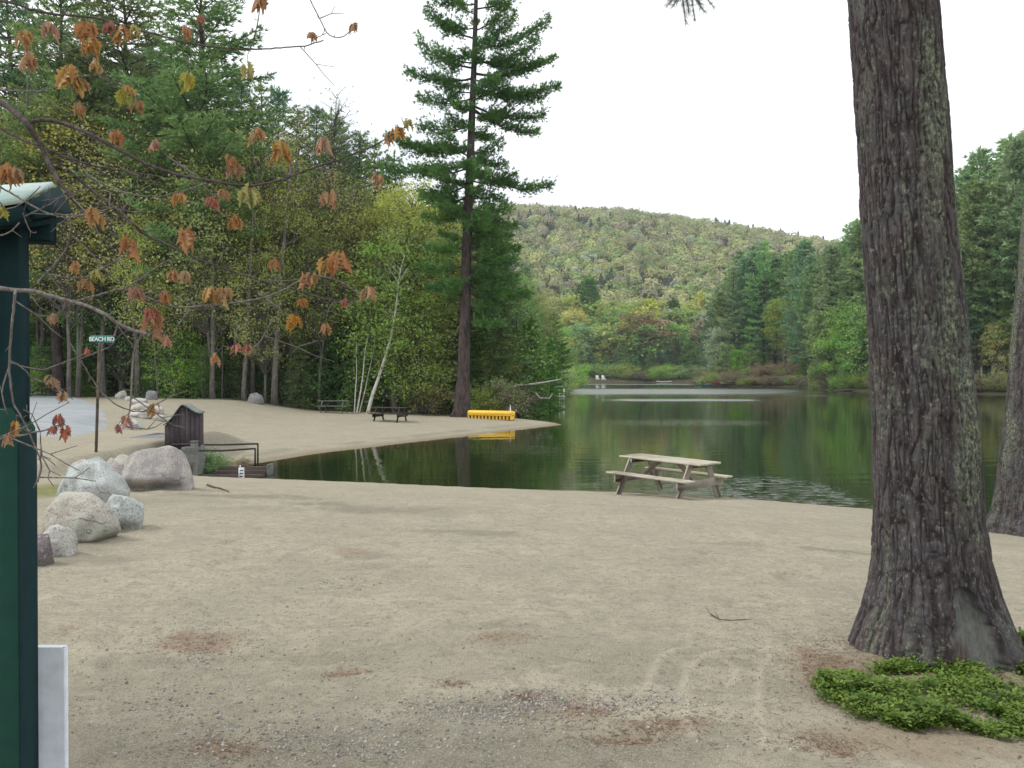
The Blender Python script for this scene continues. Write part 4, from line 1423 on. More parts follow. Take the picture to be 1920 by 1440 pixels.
def near_trunk(t, base, prof, d, nth, dz, seed, lobes, scar=None, lichen=None, z_detail_top=5.4, rscale=1.0):
    """prof: list of (z, cx, half) in world metres; the bark relief is real geometry"""
    prof = sorted(prof)
    pz, pc, pr = [np.array(a) for a in zip(*prof)]
    z1 = z_detail_top
    zz = np.concatenate([np.arange(pz[0], z1, dz), np.linspace(z1 + dz, pz[-1], 60)])
    th = np.arange(nth) / nth * 2 * math.pi
    TH, Z = np.meshgrid(th, zz)
    C = np.interp(Z, pz, pc); R = np.interp(Z, pz, pr)
    zg = base.z
    fl = np.clip((zg + .85 - Z) / .85, 0, 1.3)
    lob = np.zeros_like(TH)
    for a, amp, w in lobes:
        dd = (TH - a + math.pi) % (2 * math.pi) - math.pi
        lob += amp * np.exp(-(dd / w) ** 2)
    R = R * (1 + fl ** 1.8 * lob)
    k = int(2 * math.pi * np.median(pr) / .025)
    per = k
    wz = fbm(TH / (2 * math.pi) * 9, Z * 2.2, seed=seed + 9) * 2.2
    u = TH / (2 * math.pi) * per + (fbm(np.cos(TH) * 3 + 9, Z * 4, np.sin(TH) * 3, seed=seed + 3) - .5) * 1.3 + (fbm(np.cos(TH) * 12 + 9, Z * 14, np.sin(TH) * 12, seed=seed + 4) - .5) * .8
    n = vnoise(u, Z * 5.0 + wz, seed=seed, perx=per)
    n2 = vnoise(u * 2, Z * 13 + wz * 2, seed=seed + 1, perx=per * 2)
    fis = 1 - np.clip(np.abs(n - .5) * 4.6, 0, 1)
    fis2 = 1 - np.clip(np.abs(n2 - .5) * 5, 0, 1)
    crack = 1 - np.clip(np.abs(vnoise(u * .7, Z * 22, seed=seed + 5, perx=0) - .5) * 9, 0, 1)
    groove = np.clip(np.maximum(fis, .55 * fis2) + .35 * crack * (1 - fis), 0, 1)
    disp = -.009 * fis - .005 * fis2 - .006 * crack * (vnoise(u * .5, Z * 3, seed=seed + 21) > .4) + .010 * (vnoise(u * 1.0, Z * 5, seed=seed + 6, perx=per) - .5) + .004 * (fbm(u * 3, Z * 45, seed=seed + 7) - .5)
    sc = np.zeros_like(Z); rot = np.zeros_like(Z)
    if scar:
        a0, w, zlo, zhi = scar
        dd = (TH - a0 + math.pi) % (2 * math.pi) - math.pi
        wob = (fbm(Z * 9, TH * 3, seed=3) - .5) * .22
        topw = np.clip((zhi - Z) / (zhi - zlo), 0, 1) ** .35
        sc = sstep(1.0, .82, np.abs(dd + wob) / (w * np.maximum(topw, .01))) * (Z < zhi)
        lip = np.exp(-((np.abs(dd + wob) / (w * np.maximum(topw, .2)) - 1.12) / .16) ** 2) * (Z < zhi + .1) * .02
        disp = disp * (1 - sc) - sc * (.05 + .012 * (fbm(TH * 14, Z * 5, seed=17) - .5)) + lip
        groove = groove * (1 - sc)
        rot = sc * sstep(.02, -.12, dd) * sstep(zlo + .33, zlo + .15, Z)
        disp -= rot * .03 * vnoise(TH * 60, Z * 4, seed=23)
    R = R * rscale + disp
    X = C + R * np.cos(TH); Y = d + R * np.sin(TH)
    li = np.zeros_like(Z)
    if lichen:
        a0, w = lichen
        dd = (TH - a0 + math.pi) % (2 * math.pi) - math.pi
        li = np.exp(-(dd / w) ** 2) * sstep(.38, .6, fbm(TH * 3, Z * 1.6, seed=seed + 12)) * sstep(zg + .6, zg + 1.3, Z) * 1.2
        li = np.clip(li + .5 * sstep(.58, .72, fbm(TH * 4 + 5, Z * 3, seed=seed + 14)), 0, 1)
    V = np.stack([X - base.x, Y - base.y, Z - base.z], -1).reshape(-1, 3)
    nr = len(zz)
    i = np.arange(nr - 1)[:, None] * nth; j = np.arange(nth)[None]
    F = np.stack([i + j, i + (j + 1) % nth, i + nth + (j + 1) % nth, i + nth + j], -1).reshape(-1, 4)
    me = mesh_np('trunk', V, [F], True, attrs=dict(groove=groove.ravel(), lichen=li.ravel(), scar=sc.ravel(), rot=rot.ravel()))
    return link('trunk', me, [M_nbark], t)

M_lneed = leaf_mat("needles_long", (.045, .085, .035, 1), (.08, .13, .05, 1), .15, .1, 3)
def bough_tips(t, pts, r, seed, n_sub=16, sub=.30, nl=.085):
    rng = np.random.default_rng(seed)
    mb = MB()
    P = np.array(pts, float)
    uu = np.linspace(0, 1, 16); u = np.linspace(0, 1, len(P))
    P = np.stack([np.interp(uu, u, P[:, i]) for i in range(3)], 1)
    mb.tube(P, np.linspace(r, .006, 16), 7)
    Q, D = [], []
    for k in range(n_sub):
        f = rng.uniform(.55, 1)
        a = np.array([np.interp(f, uu, P[:, i]) for i in range(3)])
        dd = unit(unit(P[-1] - P[0]) + rng.normal(size=3) * .7)
        e = a + dd * sub * rng.uniform(.4, 1)
        mb.tube(np.stack([a, (a + e) / 2, e]), [.006, .004, .003], 4, cap=False)
        for s in np.linspace(.25, 1, 7):
            Q.append(a + (e - a) * s); D.append(dd)
    mb.part('branch', B_pine, t, True)
    V, F = needle_tufts(np.array(Q), np.array(D), nl, .0022, 22, rng, 1.1, .05)
    link('needles', mesh_np('needles', V, [F]), [M_lneed], t)

def big_pine():
    d = 5.35
    ZG = 1.15
    raw = [(0, 1590, 1750), (200, 1604, 1768), (400, 1616, 1783), (600, 1630, 1805), (800, 1641, 1828), (960, 1643, 1838), (1040, 1642, 1850), (1100, 1634, 1866), (1150, 1622, 1884), (1200, 1606, 1903), (1240, 1596, 1918), (1290, 1590, 1932)]
    prof = [(zpx(py, d), px2((l + r) / 2, d), (r - l) / 2 * d / FPX * .985) for py, l, r in raw]
    prof += [(6.2, prof[0][1] - .06, .235), (8, prof[0][1] - .1, .20), (11, prof[0][1] - .1, .15), (15, prof[0][1], .06)]
    base = Vector((px2(1755, d), d, ZG))
    t = thing('pine_tree', 'huge near pine trunk with furrowed bark, lichen and a grey scar at its flared foot', 'tree', base)
    a0 = math.atan2(-d, -base.x)
    R_ = math.radians
    near_trunk(t, base, prof, d, 460, .0085, 5, [(a0 - R_(55), .10, .35), (a0 - R_(5), .16, .32), (a0 + R_(58), .12, .3), (a0 + R_(28), -.02, .2), (a0 - R_(30), .03, .2), (1.5, .3, .5)],
               scar=(a0 + R_(28), .36, 1.02, 1.60), lichen=(a0 + R_(55), .55))
    bough_tips(t, [(-.1, .1, 6.2), (-.7, .9, 5.75), (-1.05, 1.4, 5.0), (-1.22, 1.68, 4.66)], .03, 4, n_sub=46, sub=.36)
    for k, (a, z) in enumerate([(2.6, 8.6), (.4, 9.2), (1.5, 9.9), (3.6, 10.4), (5.2, 10.8), (.9, 11.6), (2.2, 12.2), (4.4, 12.6)]):
        e = Vector((math.cos(a) * 2.2, math.sin(a) * 2.2, z - ZG + .5))
        bough_tips(t, [(-.1, 0, z - ZG), tuple(e * .5 + Vector((0, 0, (z - ZG) * .5))), tuple(e)], .04, 40 + k, n_sub=30, sub=.6, nl=.1)
big_pine()

def second_pine():
    d = 13.3
    raw = [(1020, 1925, 92), (985, 1932, 76), (960, 1933, 66), (930, 1932, 60), (860, 1935, 55), (760, 1944, 52), (650, 1950, 50), (560, 1956, 48), (480, 1962, 47), (200, 1978, 42), (-200, 1998, 36), (-700, 2015, 26), (-1300, 2030, 12)]
    prof = [(zpx(py, d), px2(c, d), h * d / FPX) for py, c, h in raw]
    x = px2(1932, d)
    base = Vector((x, d, gz(x, d)))
    t = thing('pine_tree', 'rough leaning pine trunk at the right frame edge by the waterline', 'tree', base)
    a0 = math.atan2(-d, -x)
    near_trunk(t, base, prof, d, 200, .022, 15, [(a0 - .9, .12, .35), (a0 + .1, .2, .35), (a0 + 1.1, .2, .3)], lichen=(a0 - 1.1, .5), z_detail_top=8)
    for k, (a, z) in enumerate([(.6, 9.5), (2.6, 10.6), (4.2, 11.4), (1.4, 12.2), (5.5, 13)]):
        e = Vector((math.cos(a) * 2.4, math.sin(a) * 2.4, z - base.z + .4))
        bough_tips(t, [(.6, 0, z - base.z), tuple(e * .5 + Vector((.4, 0, (z - base.z) * .5))), tuple(e)], .04, 60 + k, n_sub=26, sub=.6, nl=.1)
second_pine()

# ------------------------------------------------------------------ ground cover, litter, stones
def leafy_cover():
    rng = np.random.default_rng(3)
    P = []
    blobs = [(1590, 1300, 60, 26), (1660, 1290, 90, 30), (1740, 1290, 100, 28), (1830, 1280, 100, 34), (1900, 1270, 70, 40), (1640, 1330, 60, 20), (1720, 1335, 80, 22), (1800, 1330, 90, 30), (1880, 1335, 80, 30), (1930, 1300, 60, 50),
             (1850, 1355, 60, 14), (1760, 1350, 70, 14), (1700, 1355, 40, 8), (1900, 1360, 60, 16), (1690, 1250, 60, 10), (1800, 1255, 60, 14), (1980, 1290, 90, 60), (1620, 1265, 40, 10), (1560, 1285, 30, 14), (1915, 1240, 30, 14), (1940, 1180, 30, 12)]
    holes = [(1625, 1305, 32, 8), (1750, 1300, 45, 9), (1770, 1330, 30, 8), (1690, 1275, 50, 8), (1860, 1300, 16, 8)]
    while len(P) < 6400:
        b = blobs[rng.integers(len(blobs))]
        q = rng.normal(size=2) * .5
        if (q ** 2).sum() > 1:
            continue
        px, py = b[0] + q[0] * b[2], b[1] + q[1] * b[3]
        if any(((px - h[0]) / h[2]) ** 2 + ((py - h[1]) / h[3]) ** 2 < 1 for h in holes) and rng.random() < .85:
            continue
        d = (EYE - 1.2) * FPX / (py - HY)
        x = px2(px, d)
        if (x - 2.56) ** 2 + (d - 5.35) ** 2 < .42 ** 2:
            continue
        P.append((x, d))
    P = np.array(P)
    cl = fbm(P[:, 0] * 4, P[:, 1] * 4, seed=9)
    kp = (cl > .475) | (rng.random(len(P)) < .12); P = P[kp]; cl = cl[kp]
    Z = np.array([gz(x, y) for x, y in P])
    k = 7
    n = len(P)
    hgt = (.018 + .045 * rng.random(n)) * (.4 + 1.1 * np.clip((cl - .42) / .3, 0, 1))
    az = rng.uniform(0, 6.28, (n, k))
    rr_ = rng.uniform(.004, .028, (n, k))
    base = np.stack([P[:, :1] + rr_ * np.cos(az), P[:, 1:] + rr_ * np.sin(az), Z[:, None] + hgt[:, None] * rng.uniform(.35, 1.05, (n, k))], -1)
    out = np.stack([np.cos(az), np.sin(az), rng.uniform(-.2, .9, (n, k))], -1)
    out = unit(out).reshape(-1, 3); base = base.reshape(-1, 3)
    L = rng.uniform(.009, .028, len(base))[:, None]
    side = unit(np.cross(out, np.array([0, 0, 1.0]) + rng.normal(size=out.shape) * .3)) * L * .30
    up = unit(np.cross(side, out))
    V = np.stack([base, base + out * L * .35 + side + up * L * .07, base + out * L * .75 + side * .8 + up * L * .05, base + out * L, base + out * L * .75 - side * .8 + up * L * .05, base + out * L * .35 - side + up * L * .07], 1).reshape(-1, 3)
    F = np.arange(len(V)).reshape(-1, 6)
    t = leaf_mat("groundcover_leaves", (.045, .115, .02, 1), (.17, .28, .06, 1), .3, 0, 9)
    link("leafy_ground_cover", mesh_np("leafy_ground_cover", V, [F]), [t], kind="stuff", label="low glossy green ground cover around the foot of the big pine", category="ground cover")
leafy_cover()

def slivers():
    """pine needles and bits of bark lying on the sand, thick in the rusty patches"""
    rng = np.random.default_rng(12)
    pts = []
    for px, py, hw, hh, s in RED:
        n = int(hw * hh * .5 * s)
        q = rng.standard_t(3, size=(n, 2)) * .75
        yy = py + q[:, 1] * hh
        d = (EYE - 1.17) * FPX / (yy - HY)
        pts.append(np.stack([(px + q[:, 0] * hw - CX) * d / FPX, d], 1))
    pts.append(np.stack([rng.uniform(-6, 6, 2600), rng.uniform(3.3, 15, 2600)], 1))
    q = rng.normal(size=(2600, 2)) * np.array([.75, .5]) + np.array([2.5, 4.75])
    pts.append(q)
    P = np.vstack(pts)
    P = P[(P[:, 1] > 3.1) & (P[:, 1] < 16)]
    Z = np.array([gz(x, y) for x, y in P]) + .003
    n = len(P)
    az = rng.uniform(0, 6.28, n)
    L = rng.uniform(.008, .034, n); w = rng.uniform(.0005, .0019, n)
    d = np.stack([np.cos(az), np.sin(az), rng.normal(size=n) * .12], 1)
    s = np.stack([-np.sin(az), np.cos(az), np.zeros(n)], 1)
    c = np.concatenate([P, Z[:, None]], 1)
    a, b = c - d * L[:, None] / 2, c + d * L[:, None] / 2
    V = np.stack([a - s * w[:, None], a + s * w[:, None], b + s * w[:, None], b - s * w[:, None], c + np.stack([0 * w, 0 * w, w], 1)], 1).reshape(-1, 3)
    i = np.arange(n)[:, None] * 5
    F = np.concatenate([i + np.array([[0, 1, 4]]), i + np.array([[1, 2, 4]]), i + np.array([[2, 3, 4]]), i + np.array([[3, 0, 4]])])
    t = NT("needle_litter", .9, .1)
    t.base(t.mix(t.rng(t.noise(t.coord(), 30, 2), .4, .6), (.10, .062, .042, 1), (.20, .135, .09, 1)))
    link("pine_needle_litter", mesh_np("pine_needle_litter", V, [F]), [t.m], kind="stuff", label="rusty fallen pine needles scattered over the near sand")
slivers()

def pebbles():
    rng = np.random.default_rng(21)
    pts = []
    zones = [(900, 1345, 190, 30, 900), (1170, 1335, 110, 22, 500), (1000, 1325, 60, 12, 250), (640, 1400, 340, 40, 1200), (360, 1240, 90, 22, 220), (640, 1105, 60, 14, 120), (300, 1330, 250, 50, 500), (1200, 1300, 300, 100, 300), (500, 1200, 400, 120, 500), (1450, 1415, 120, 20, 80)]
    for px, py, hw, hh, n in zones:
        q = rng.normal(size=(n, 2)) * .6
        yy = np.clip(py + q[:, 1] * hh, 960, 1470)
        d = (EYE - 1.17) * FPX / (yy - HY)
        pts.append(np.stack([(px + q[:, 0] * hw - CX) * d / FPX, d], 1))
    P = np.vstack(pts)
    n = len(P)
    Z = np.array([gz(x, y) for x, y in P])
    ico = np.array([(0, 0, 1), (.9, 0, .4), (.28, .85, .4), (-.72, .53, .4), (-.72, -.53, .4), (.28, -.85, .4), (.72, .53, -.4), (-.28, .85, -.4), (-.9, 0, -.4), (-.28, -.85, -.4), (.72, -.53, -.4), (0, 0, -1)])
    fi = np.array([(0, 1, 2), (0, 2, 3), (0, 3, 4), (0, 4, 5), (0, 5, 1), (1, 6, 2), (2, 7, 3), (3, 8, 4), (4, 9, 5), (5, 10, 1), (6, 7, 2), (7, 8, 3), (8, 9, 4), (9, 10, 5), (10, 6, 1)])
    s = (.0028 + .0065 * rng.random(n) ** 3)[:, None, None] * rng.uniform(.7, 1.3, (n, 1, 3))
    V = ico[None] * (1 + rng.normal(size=(n, 12, 1)) * .15) * s
    V = V + np.concatenate([P, Z[:, None] + .001], 1)[:, None]
    F = (np.arange(n)[:, None, None] * 12 + fi[None]).reshape(-1, 3)
    shade = rng.uniform(.12, .38, n)
    col = np.repeat(shade[:, None] * np.array([[1.0, .94, .85]]) * rng.uniform(.92, 1.08, (n, 3)), 12, axis=0)
    t = NT("pebble", .8, .3)
    t.l(t.attr("Col").outputs['Color'], t.b.inputs['Base Color'])
    link("pebbles", mesh_np("pebbles", V.reshape(-1, 3), [F], colors=col), [t.m], kind="stuff", label="small grey and tan pebbles strewn over the near sand")
pebbles()

M_twig = bark_mat("twig_brown", (.07, .05, .04, 1), (.16, .12, .09, 1), 30)
def stick(pts, r, label, branches=()):
    P = [at(px, py) for px, py in pts]
    b = P[0]
    mb = MB()
    Q = np.array([(p.x - b.x, p.y - b.y, p.z - b.z + r) for p in P])
    mb.tube(Q, np.linspace(r, r * .4, len(Q)), 6)
    for br in branches:
        q = [at(px, py) for px, py in br]
        mb.tube(np.array([(p.x - b.x, p.y - b.y, p.z - b.z + r + .01 * i) for i, p in enumerate(q)]), np.linspace(r * .6, r * .3, len(q)), 5)
    o = mb.part('stick', M_twig, None, True, label=label, category='stick')
    o.location = b
stick([(1335, 1157), (1350, 1166), (1375, 1166), (1412, 1163)], .0045, 'thin dark curved twig lying alone on open sand', [[(1342, 1162), (1330, 1153), (1323, 1146)], [(1350, 1166), (1341, 1152)]])
stick([(388, 911), (400, 916), (412, 918), (428, 924)], .018, 'short brown stick lying by the right side of the pink boulder')

# ------------------------------------------------------------------ boulders
import bmesh
_ico = {}
def ico(sub):
    if sub not in _ico:
        bm = bmesh.new(); bmesh.ops.create_icosphere(bm, subdivisions=sub, radius=1)
        V = np.array([v.co[:] for v in bm.verts]); F = np.array([[v.index for v in f.verts] for f in bm.faces])
        bm.free(); _ico[sub] = (V, F)
    return _ico[sub]

def rock_mat(name, c1, c2, c3, lich=None):
    t = NT(name, .9, .2)
    v = t.coord()
    f = t.noise(v, 2.2, 5, .6)
    s = t.noise(v, 55, 4, .8)
    c = t.ramp(f, [(.38, c1), (.5, c2), (.62, c3)])
    c = t.mix(t.rng(s, .5, .62, 0, .7), c, (.07, .065, .062, 1))
    c = t.mix(t.rng(t.noise(t.coord(), 38, 3, .7), .56, .66, 0, .5), c, (.5, .47, .44, 1))
    cr = t.n('ShaderNodeTexVoronoi', feature='DISTANCE_TO_EDGE'); cr.inputs['Scale'].default_value = 1.15
    wv = t.n('ShaderNodeVectorMath', operation='ADD'); nz = t.n('ShaderNodeTexNoise'); nz.inputs['Scale'].default_value = 3
    t.l(v, nz.inputs['Vector']); t.l(nz.outputs['Color'], wv.inputs[0]); t.l(v, wv.inputs[1]); t.l(wv.outputs[0], cr.inputs['Vector'])
    crk = t.math('MULTIPLY', t.rng(cr.outputs['Distance'], .0, .016, 1, 0), t.rng(t.noise(v, 2.5, 2), .5, .62))
    c = t.mix(t.math('MULTIPLY', crk, .5), c, (.10, .09, .085, 1))
    if lich:
        c = t.mix(t.rng(t.noise(t.coord(), 5, 6, .7), .5, .6, 0, .8), c, lich)
    t.base(c)
    h = t.math('ADD', t.math('MULTIPLY', f, 1.5), t.math('MULTIPLY', s, .35))
    h = t.math('SUBTRACT', h, t.math('MULTIPLY', crk, .5))
    t.norm(t.bump(h, .8, .04))
    return t.m
RK = {'pale': rock_mat("rock_pale_green", (.25, .27, .26, 1), (.50, .54, .52, 1), (.36, .365, .36, 1)),
      'pink': rock_mat("rock_pinkish", (.33, .31, .29, 1), (.46, .42, .39, 1), (.30, .275, .265, 1), (.26, .255, .26, 1)),
      'tan': rock_mat("rock_tan", (.32, .295, .25, 1), (.46, .43, .37, 1), (.30, .29, .26, 1), (.38, .385, .33, 1)),
      'dark': rock_mat("rock_dark_mauve", (.11, .09, .095, 1), (.17, .14, .145, 1), (.13, .12, .12, 1)),
      'white': rock_mat("rock_whitish", (.38, .37, .34, 1), (.50, .48, .44, 1), (.33, .32, .30, 1)),
      'grey': rock_mat("rock_grey", (.16, .165, .165, 1), (.25, .25, .25, 1), (.20, .20, .20, 1))}

def boulder(px, py, w, h, kind, seed, label, dratio=.85, rot=0, sub=5, cut=None, tilt=0, lump=.22, group=None, d=None, box=1.0):
    b = at(px, py) if d is None else atd(px, d)
    k = b.y / FPX
    rx, rz = w * k / 2, h * k
    ry = rx * dratio
    c = Vector((px2(px, b.y + ry * .8), b.y + ry * .8, 0)); c.z = gz(c.x, c.y)
    V, F = ico(sub)
    rng = np.random.default_rng(seed)
    p = np.sign(V) * np.abs(V) ** box
    o = rng.uniform(0, 50, 3)
    n = fbm(V[:, 0] * .9 + o[0], V[:, 1] * .9 + o[1], V[:, 2] * .9 + o[2], seed=seed, octv=2) - .5
    n2 = fbm(V[:, 0] * 3.2 + o[0], V[:, 1] * 3.2 + o[1], V[:, 2] * 3.2 + o[2], seed=seed + 1, octv=4) - .5
    r = 1 + n * lump * 3 + n2 * .17
    # flat facets
    for _ in range(11):
        nn = unit(rng.normal(size=3)); lim = rng.uniform(.70, .93)
        dd = (p * r[:, None]) @ nn
        over = np.clip(dd - lim, 0, None)
        r = r - over * .75 / np.maximum(np.abs(p @ nn), .3)
    Q = p * r[:, None]
    Q[:, 2] = np.where(Q[:, 2] < 0, Q[:, 2] * .5, Q[:, 2])
    Q = Q / np.abs(Q).max(0)[None]
    hm = Q[:, 2].max()
    Q = Q * np.array([rx, ry, rz * .86])
    Q[:, 2] += rz * .12
    if cut:
        m = sstep(.30, .02, Q[:, 2] / rz) * sstep(0, -1, Q[:, 1] / ry)
        Q[:, 1] += m * ry * cut
    if tilt:
        Q[:, 2] += Q[:, 0] * tilt * (Q[:, 2] > 0)
    me = mesh_np("boulder", Q, [F], True)
    ob = link("boulder", me, [RK[kind]], None, label=label, category='boulder')
    if group: ob['group'] = group
    ob.location = c
    ob.rotation_euler = (0, 0, rot)
    return ob
GB = 'boulders edging the near beach'
boulder(294, 920, 142, 86, 'pink', 4, 'largest pinkish grey boulder with an undercut foot, right end of the near heap', group=GB, cut=.6, dratio=.75, box=.86, lump=.15)
boulder(172, 952, 142, 96, 'pale', 9, 'tall pale green slanted boulder behind the cracked tan one', group=GB, dratio=.8, lump=.15, tilt=.12)
boulder(231, 999, 82, 66, 'pale', 15, 'small pale boulder wedged right of the cracked tan one', group=GB, cut=.4, dratio=.9)
boulder(150, 1018, 144, 90, 'tan', 22, 'round tan cracked boulder in front of the tall pale one', group=GB, dratio=.8, lump=.10, box=.85)
boulder(106, 1046, 70, 60, 'white', 31, 'small whitish rounded boulder, nearest of the heap', group=GB, dratio=.9, lump=.12)
boulder(70, 1064, 56, 56, 'dark', 37, 'dark mauve block half behind the green post', group=GB, dratio=.8, box=.6, lump=.06)
boulder(318, 858, 68, 34, 'white', 41, 'whitish low boulder peeking behind the largest pink one', group=GB, sub=4, d=19.0)
boulder(152, 876, 60, 32, 'pink', 43, 'low pink boulder half sunk behind the tall pale one', group=GB, sub=4, d=18.2)
boulder(232, 852, 80, 44, 'tan', 47, 'broad sandy boulder above the tall pale one', group=GB, sub=4, d=20.3)
boulder(212, 866, 44, 40, 'pink', 49, 'pink-topped boulder between the tall pale and largest pink ones', group=GB, sub=4, d=17.6)
GRW = 'pale rocks lining the road edge'
for i, (px, py, w, h, kd, lab) in enumerate([
        (64, 724, 26, 18, 'tan', 'round tan rock beyond the road beside the kiosk post'), (98, 727, 26, 18, 'white', 'whitish rock beyond the road behind an orange leaf cluster'), (78, 722, 18, 12, 'dark', 'small dark rock between two pale ones beyond the road'), (166, 738, 26, 17, 'white', 'white rock at the road edge left of the sign post'),
        (228, 748, 22, 16, 'white', 'small white pointed rock right of the sign post'), (240, 752, 14, 9, 'white', 'tiny white rock touching the pointed one'), (262, 758, 34, 12, 'white', 'long flat whitish rock atop the rock row'),
        (266, 770, 56, 14, 'tan', 'long tan slab-like rock in the rock row'), (290, 776, 40, 13, 'white', 'flat pale rock at the right of the row by the shed'), (262, 784, 50, 14, 'white', 'pale rock under the long tan slab'), (245, 806, 46, 20, 'pale', 'pale green rounded rock behind the red leaf cluster'),
        (250, 740, 16, 10, 'grey', 'small grey rock at the shrub foot'), (284, 750, 24, 18, 'grey', 'grey mossy rock under the wood edge left of the shed'), (478, 757, 34, 21, 'grey', 'lone rounded grey rock at the wood edge'), (222, 742, 14, 8, 'tan', 'tiny tan rock by the sign post'), (300, 790, 30, 12, 'tan', 'low tan rock touching the shed roof line')]):
    boulder(px, py, w, h, kd, 100 + i, lab, sub=4, group=GRW, dratio=.8)
for i, (px, py, w, h) in enumerate([(812, 768, 10, 14), (805, 757, 8, 10)]):
    boulder(px, py, w, h, 'white', 140 + i, ['white upright stone by the rusty shrub at the wood edge', 'smaller white stone above the upright one at the wood edge'][i], sub=3, group=GRW)

# ------------------------------------------------------------------ picnic tables
def wood_mat(name, c1, c2, rough=.8, stain=None):
    t = NT(name, rough, .25)
    v = t.coord((.6, 6, 6))
    f = t.noise(v, 6, 5, .65, .3)
    c = t.mix(t.rng(f, .3, .7), c1, c2)
    if stain:
        c = t.mix(t.rng(t.noise(t.coord(), 2.2, 4), .5, .62, 0, .7), c, stain)
    oi = t.n("ShaderNodeObjectInfo")
    hs = t.n("ShaderNodeHueSaturation")
    t.l(t.rng(oi.outputs['Random'], 0, 1, .85, 1.12), hs.inputs['Value']); t.l(c, hs.inputs['Color'])
    t.base(hs.outputs[0])
    t.norm(t.bump(f, .35, .004))
    return t.m
W_pale = wood_mat("weathered_pine_boards", (.34, .31, .235, 1), (.53, .495, .40, 1), stain=(.29, .245, .18, 1))
W_shaded = wood_mat("weathered_boards_shaded", (.28, .255, .21, 1), (.40, .365, .31, 1), stain=(.28, .22, .17, 1))  # greyer copy of the pale boards: end frames' shade put into the colour
W_dark = wood_mat("dark_stained_boards", (.045, .030, .028, 1), (.085, .06, .055, 1))
W_old = wood_mat("old_green_grey_boards", (.10, .11, .085, 1), (.19, .20, .15, 1))

def picnic_table(label, loc, rz, wood, L=1.83, legw=.14, tilt=(0, 0), boards=True, group='picnic tables', end=None):
    t = thing('picnic_table', label, 'picnic table', loc, rz, group)
    t.rotation_euler = (tilt[0], tilt[1], rz)
    leg = end or wood
    rng = random.Random(label)
    bw, th, n = .138, .038, 5
    for i in range(n):
        y = (i - (n - 1) / 2) * (bw + .008)
        MB().box((rng.uniform(-.01, .01), y, .735), (L, bw, th), bev=.006).part('tabletop_board', wood, t)
    for s in (-1, 1):
        for i in range(2):
            y = s * (.565 + i * .146)
            MB().box((rng.uniform(-.012, .012), y, .432), (L, bw, th), bev=.006).part('seat_board', wood, t)
    for s in (-1, 1):
        x = s * (L / 2 - .27)
        for q in (-1, 1):
            MB().beam((x, q * .70, -.03), (x, q * .275, .716), legw, .038, up=(0, q * -1, 0), bev=.005).part('leg', leg, t)
        xi, xo = x - s * .0405, x + s * .0405
        MB().beam((xo, -.76, .332), (xo, .76, .332), .16, .038, bev=.005).part('seat_support', leg, t)
        MB().beam((xi, -.35, .672), (xi, .35, .672), .088, .038, bev=.005).part('top_support', leg, t)
        MB().beam((xi - s * .02, 0, .35), (x * .28, 0, .70), .088, .038, up=(0, 0, 1), bev=.005).part('brace', leg, t)
    return t
pt = at(1253, 930)
pt.z = gz(pt.x, pt.y)
picnic_table('pale weathered picnic table standing alone at the near waterline', pt, math.radians(-47), W_pale, L=2.0, tilt=(math.radians(.0), math.radians(1.2)), end=W_shaded)
pt = at(730, 791)
picnic_table('dark brown picnic table out on the open far sand', pt + Vector((0, .3, 0)), math.radians(-14), W_dark)
pt = atd(624, 53.5)
picnic_table('mossy grey picnic table at the wood edge left of the birch', pt + Vector((0, .3, 0)), math.radians(-2), W_old)

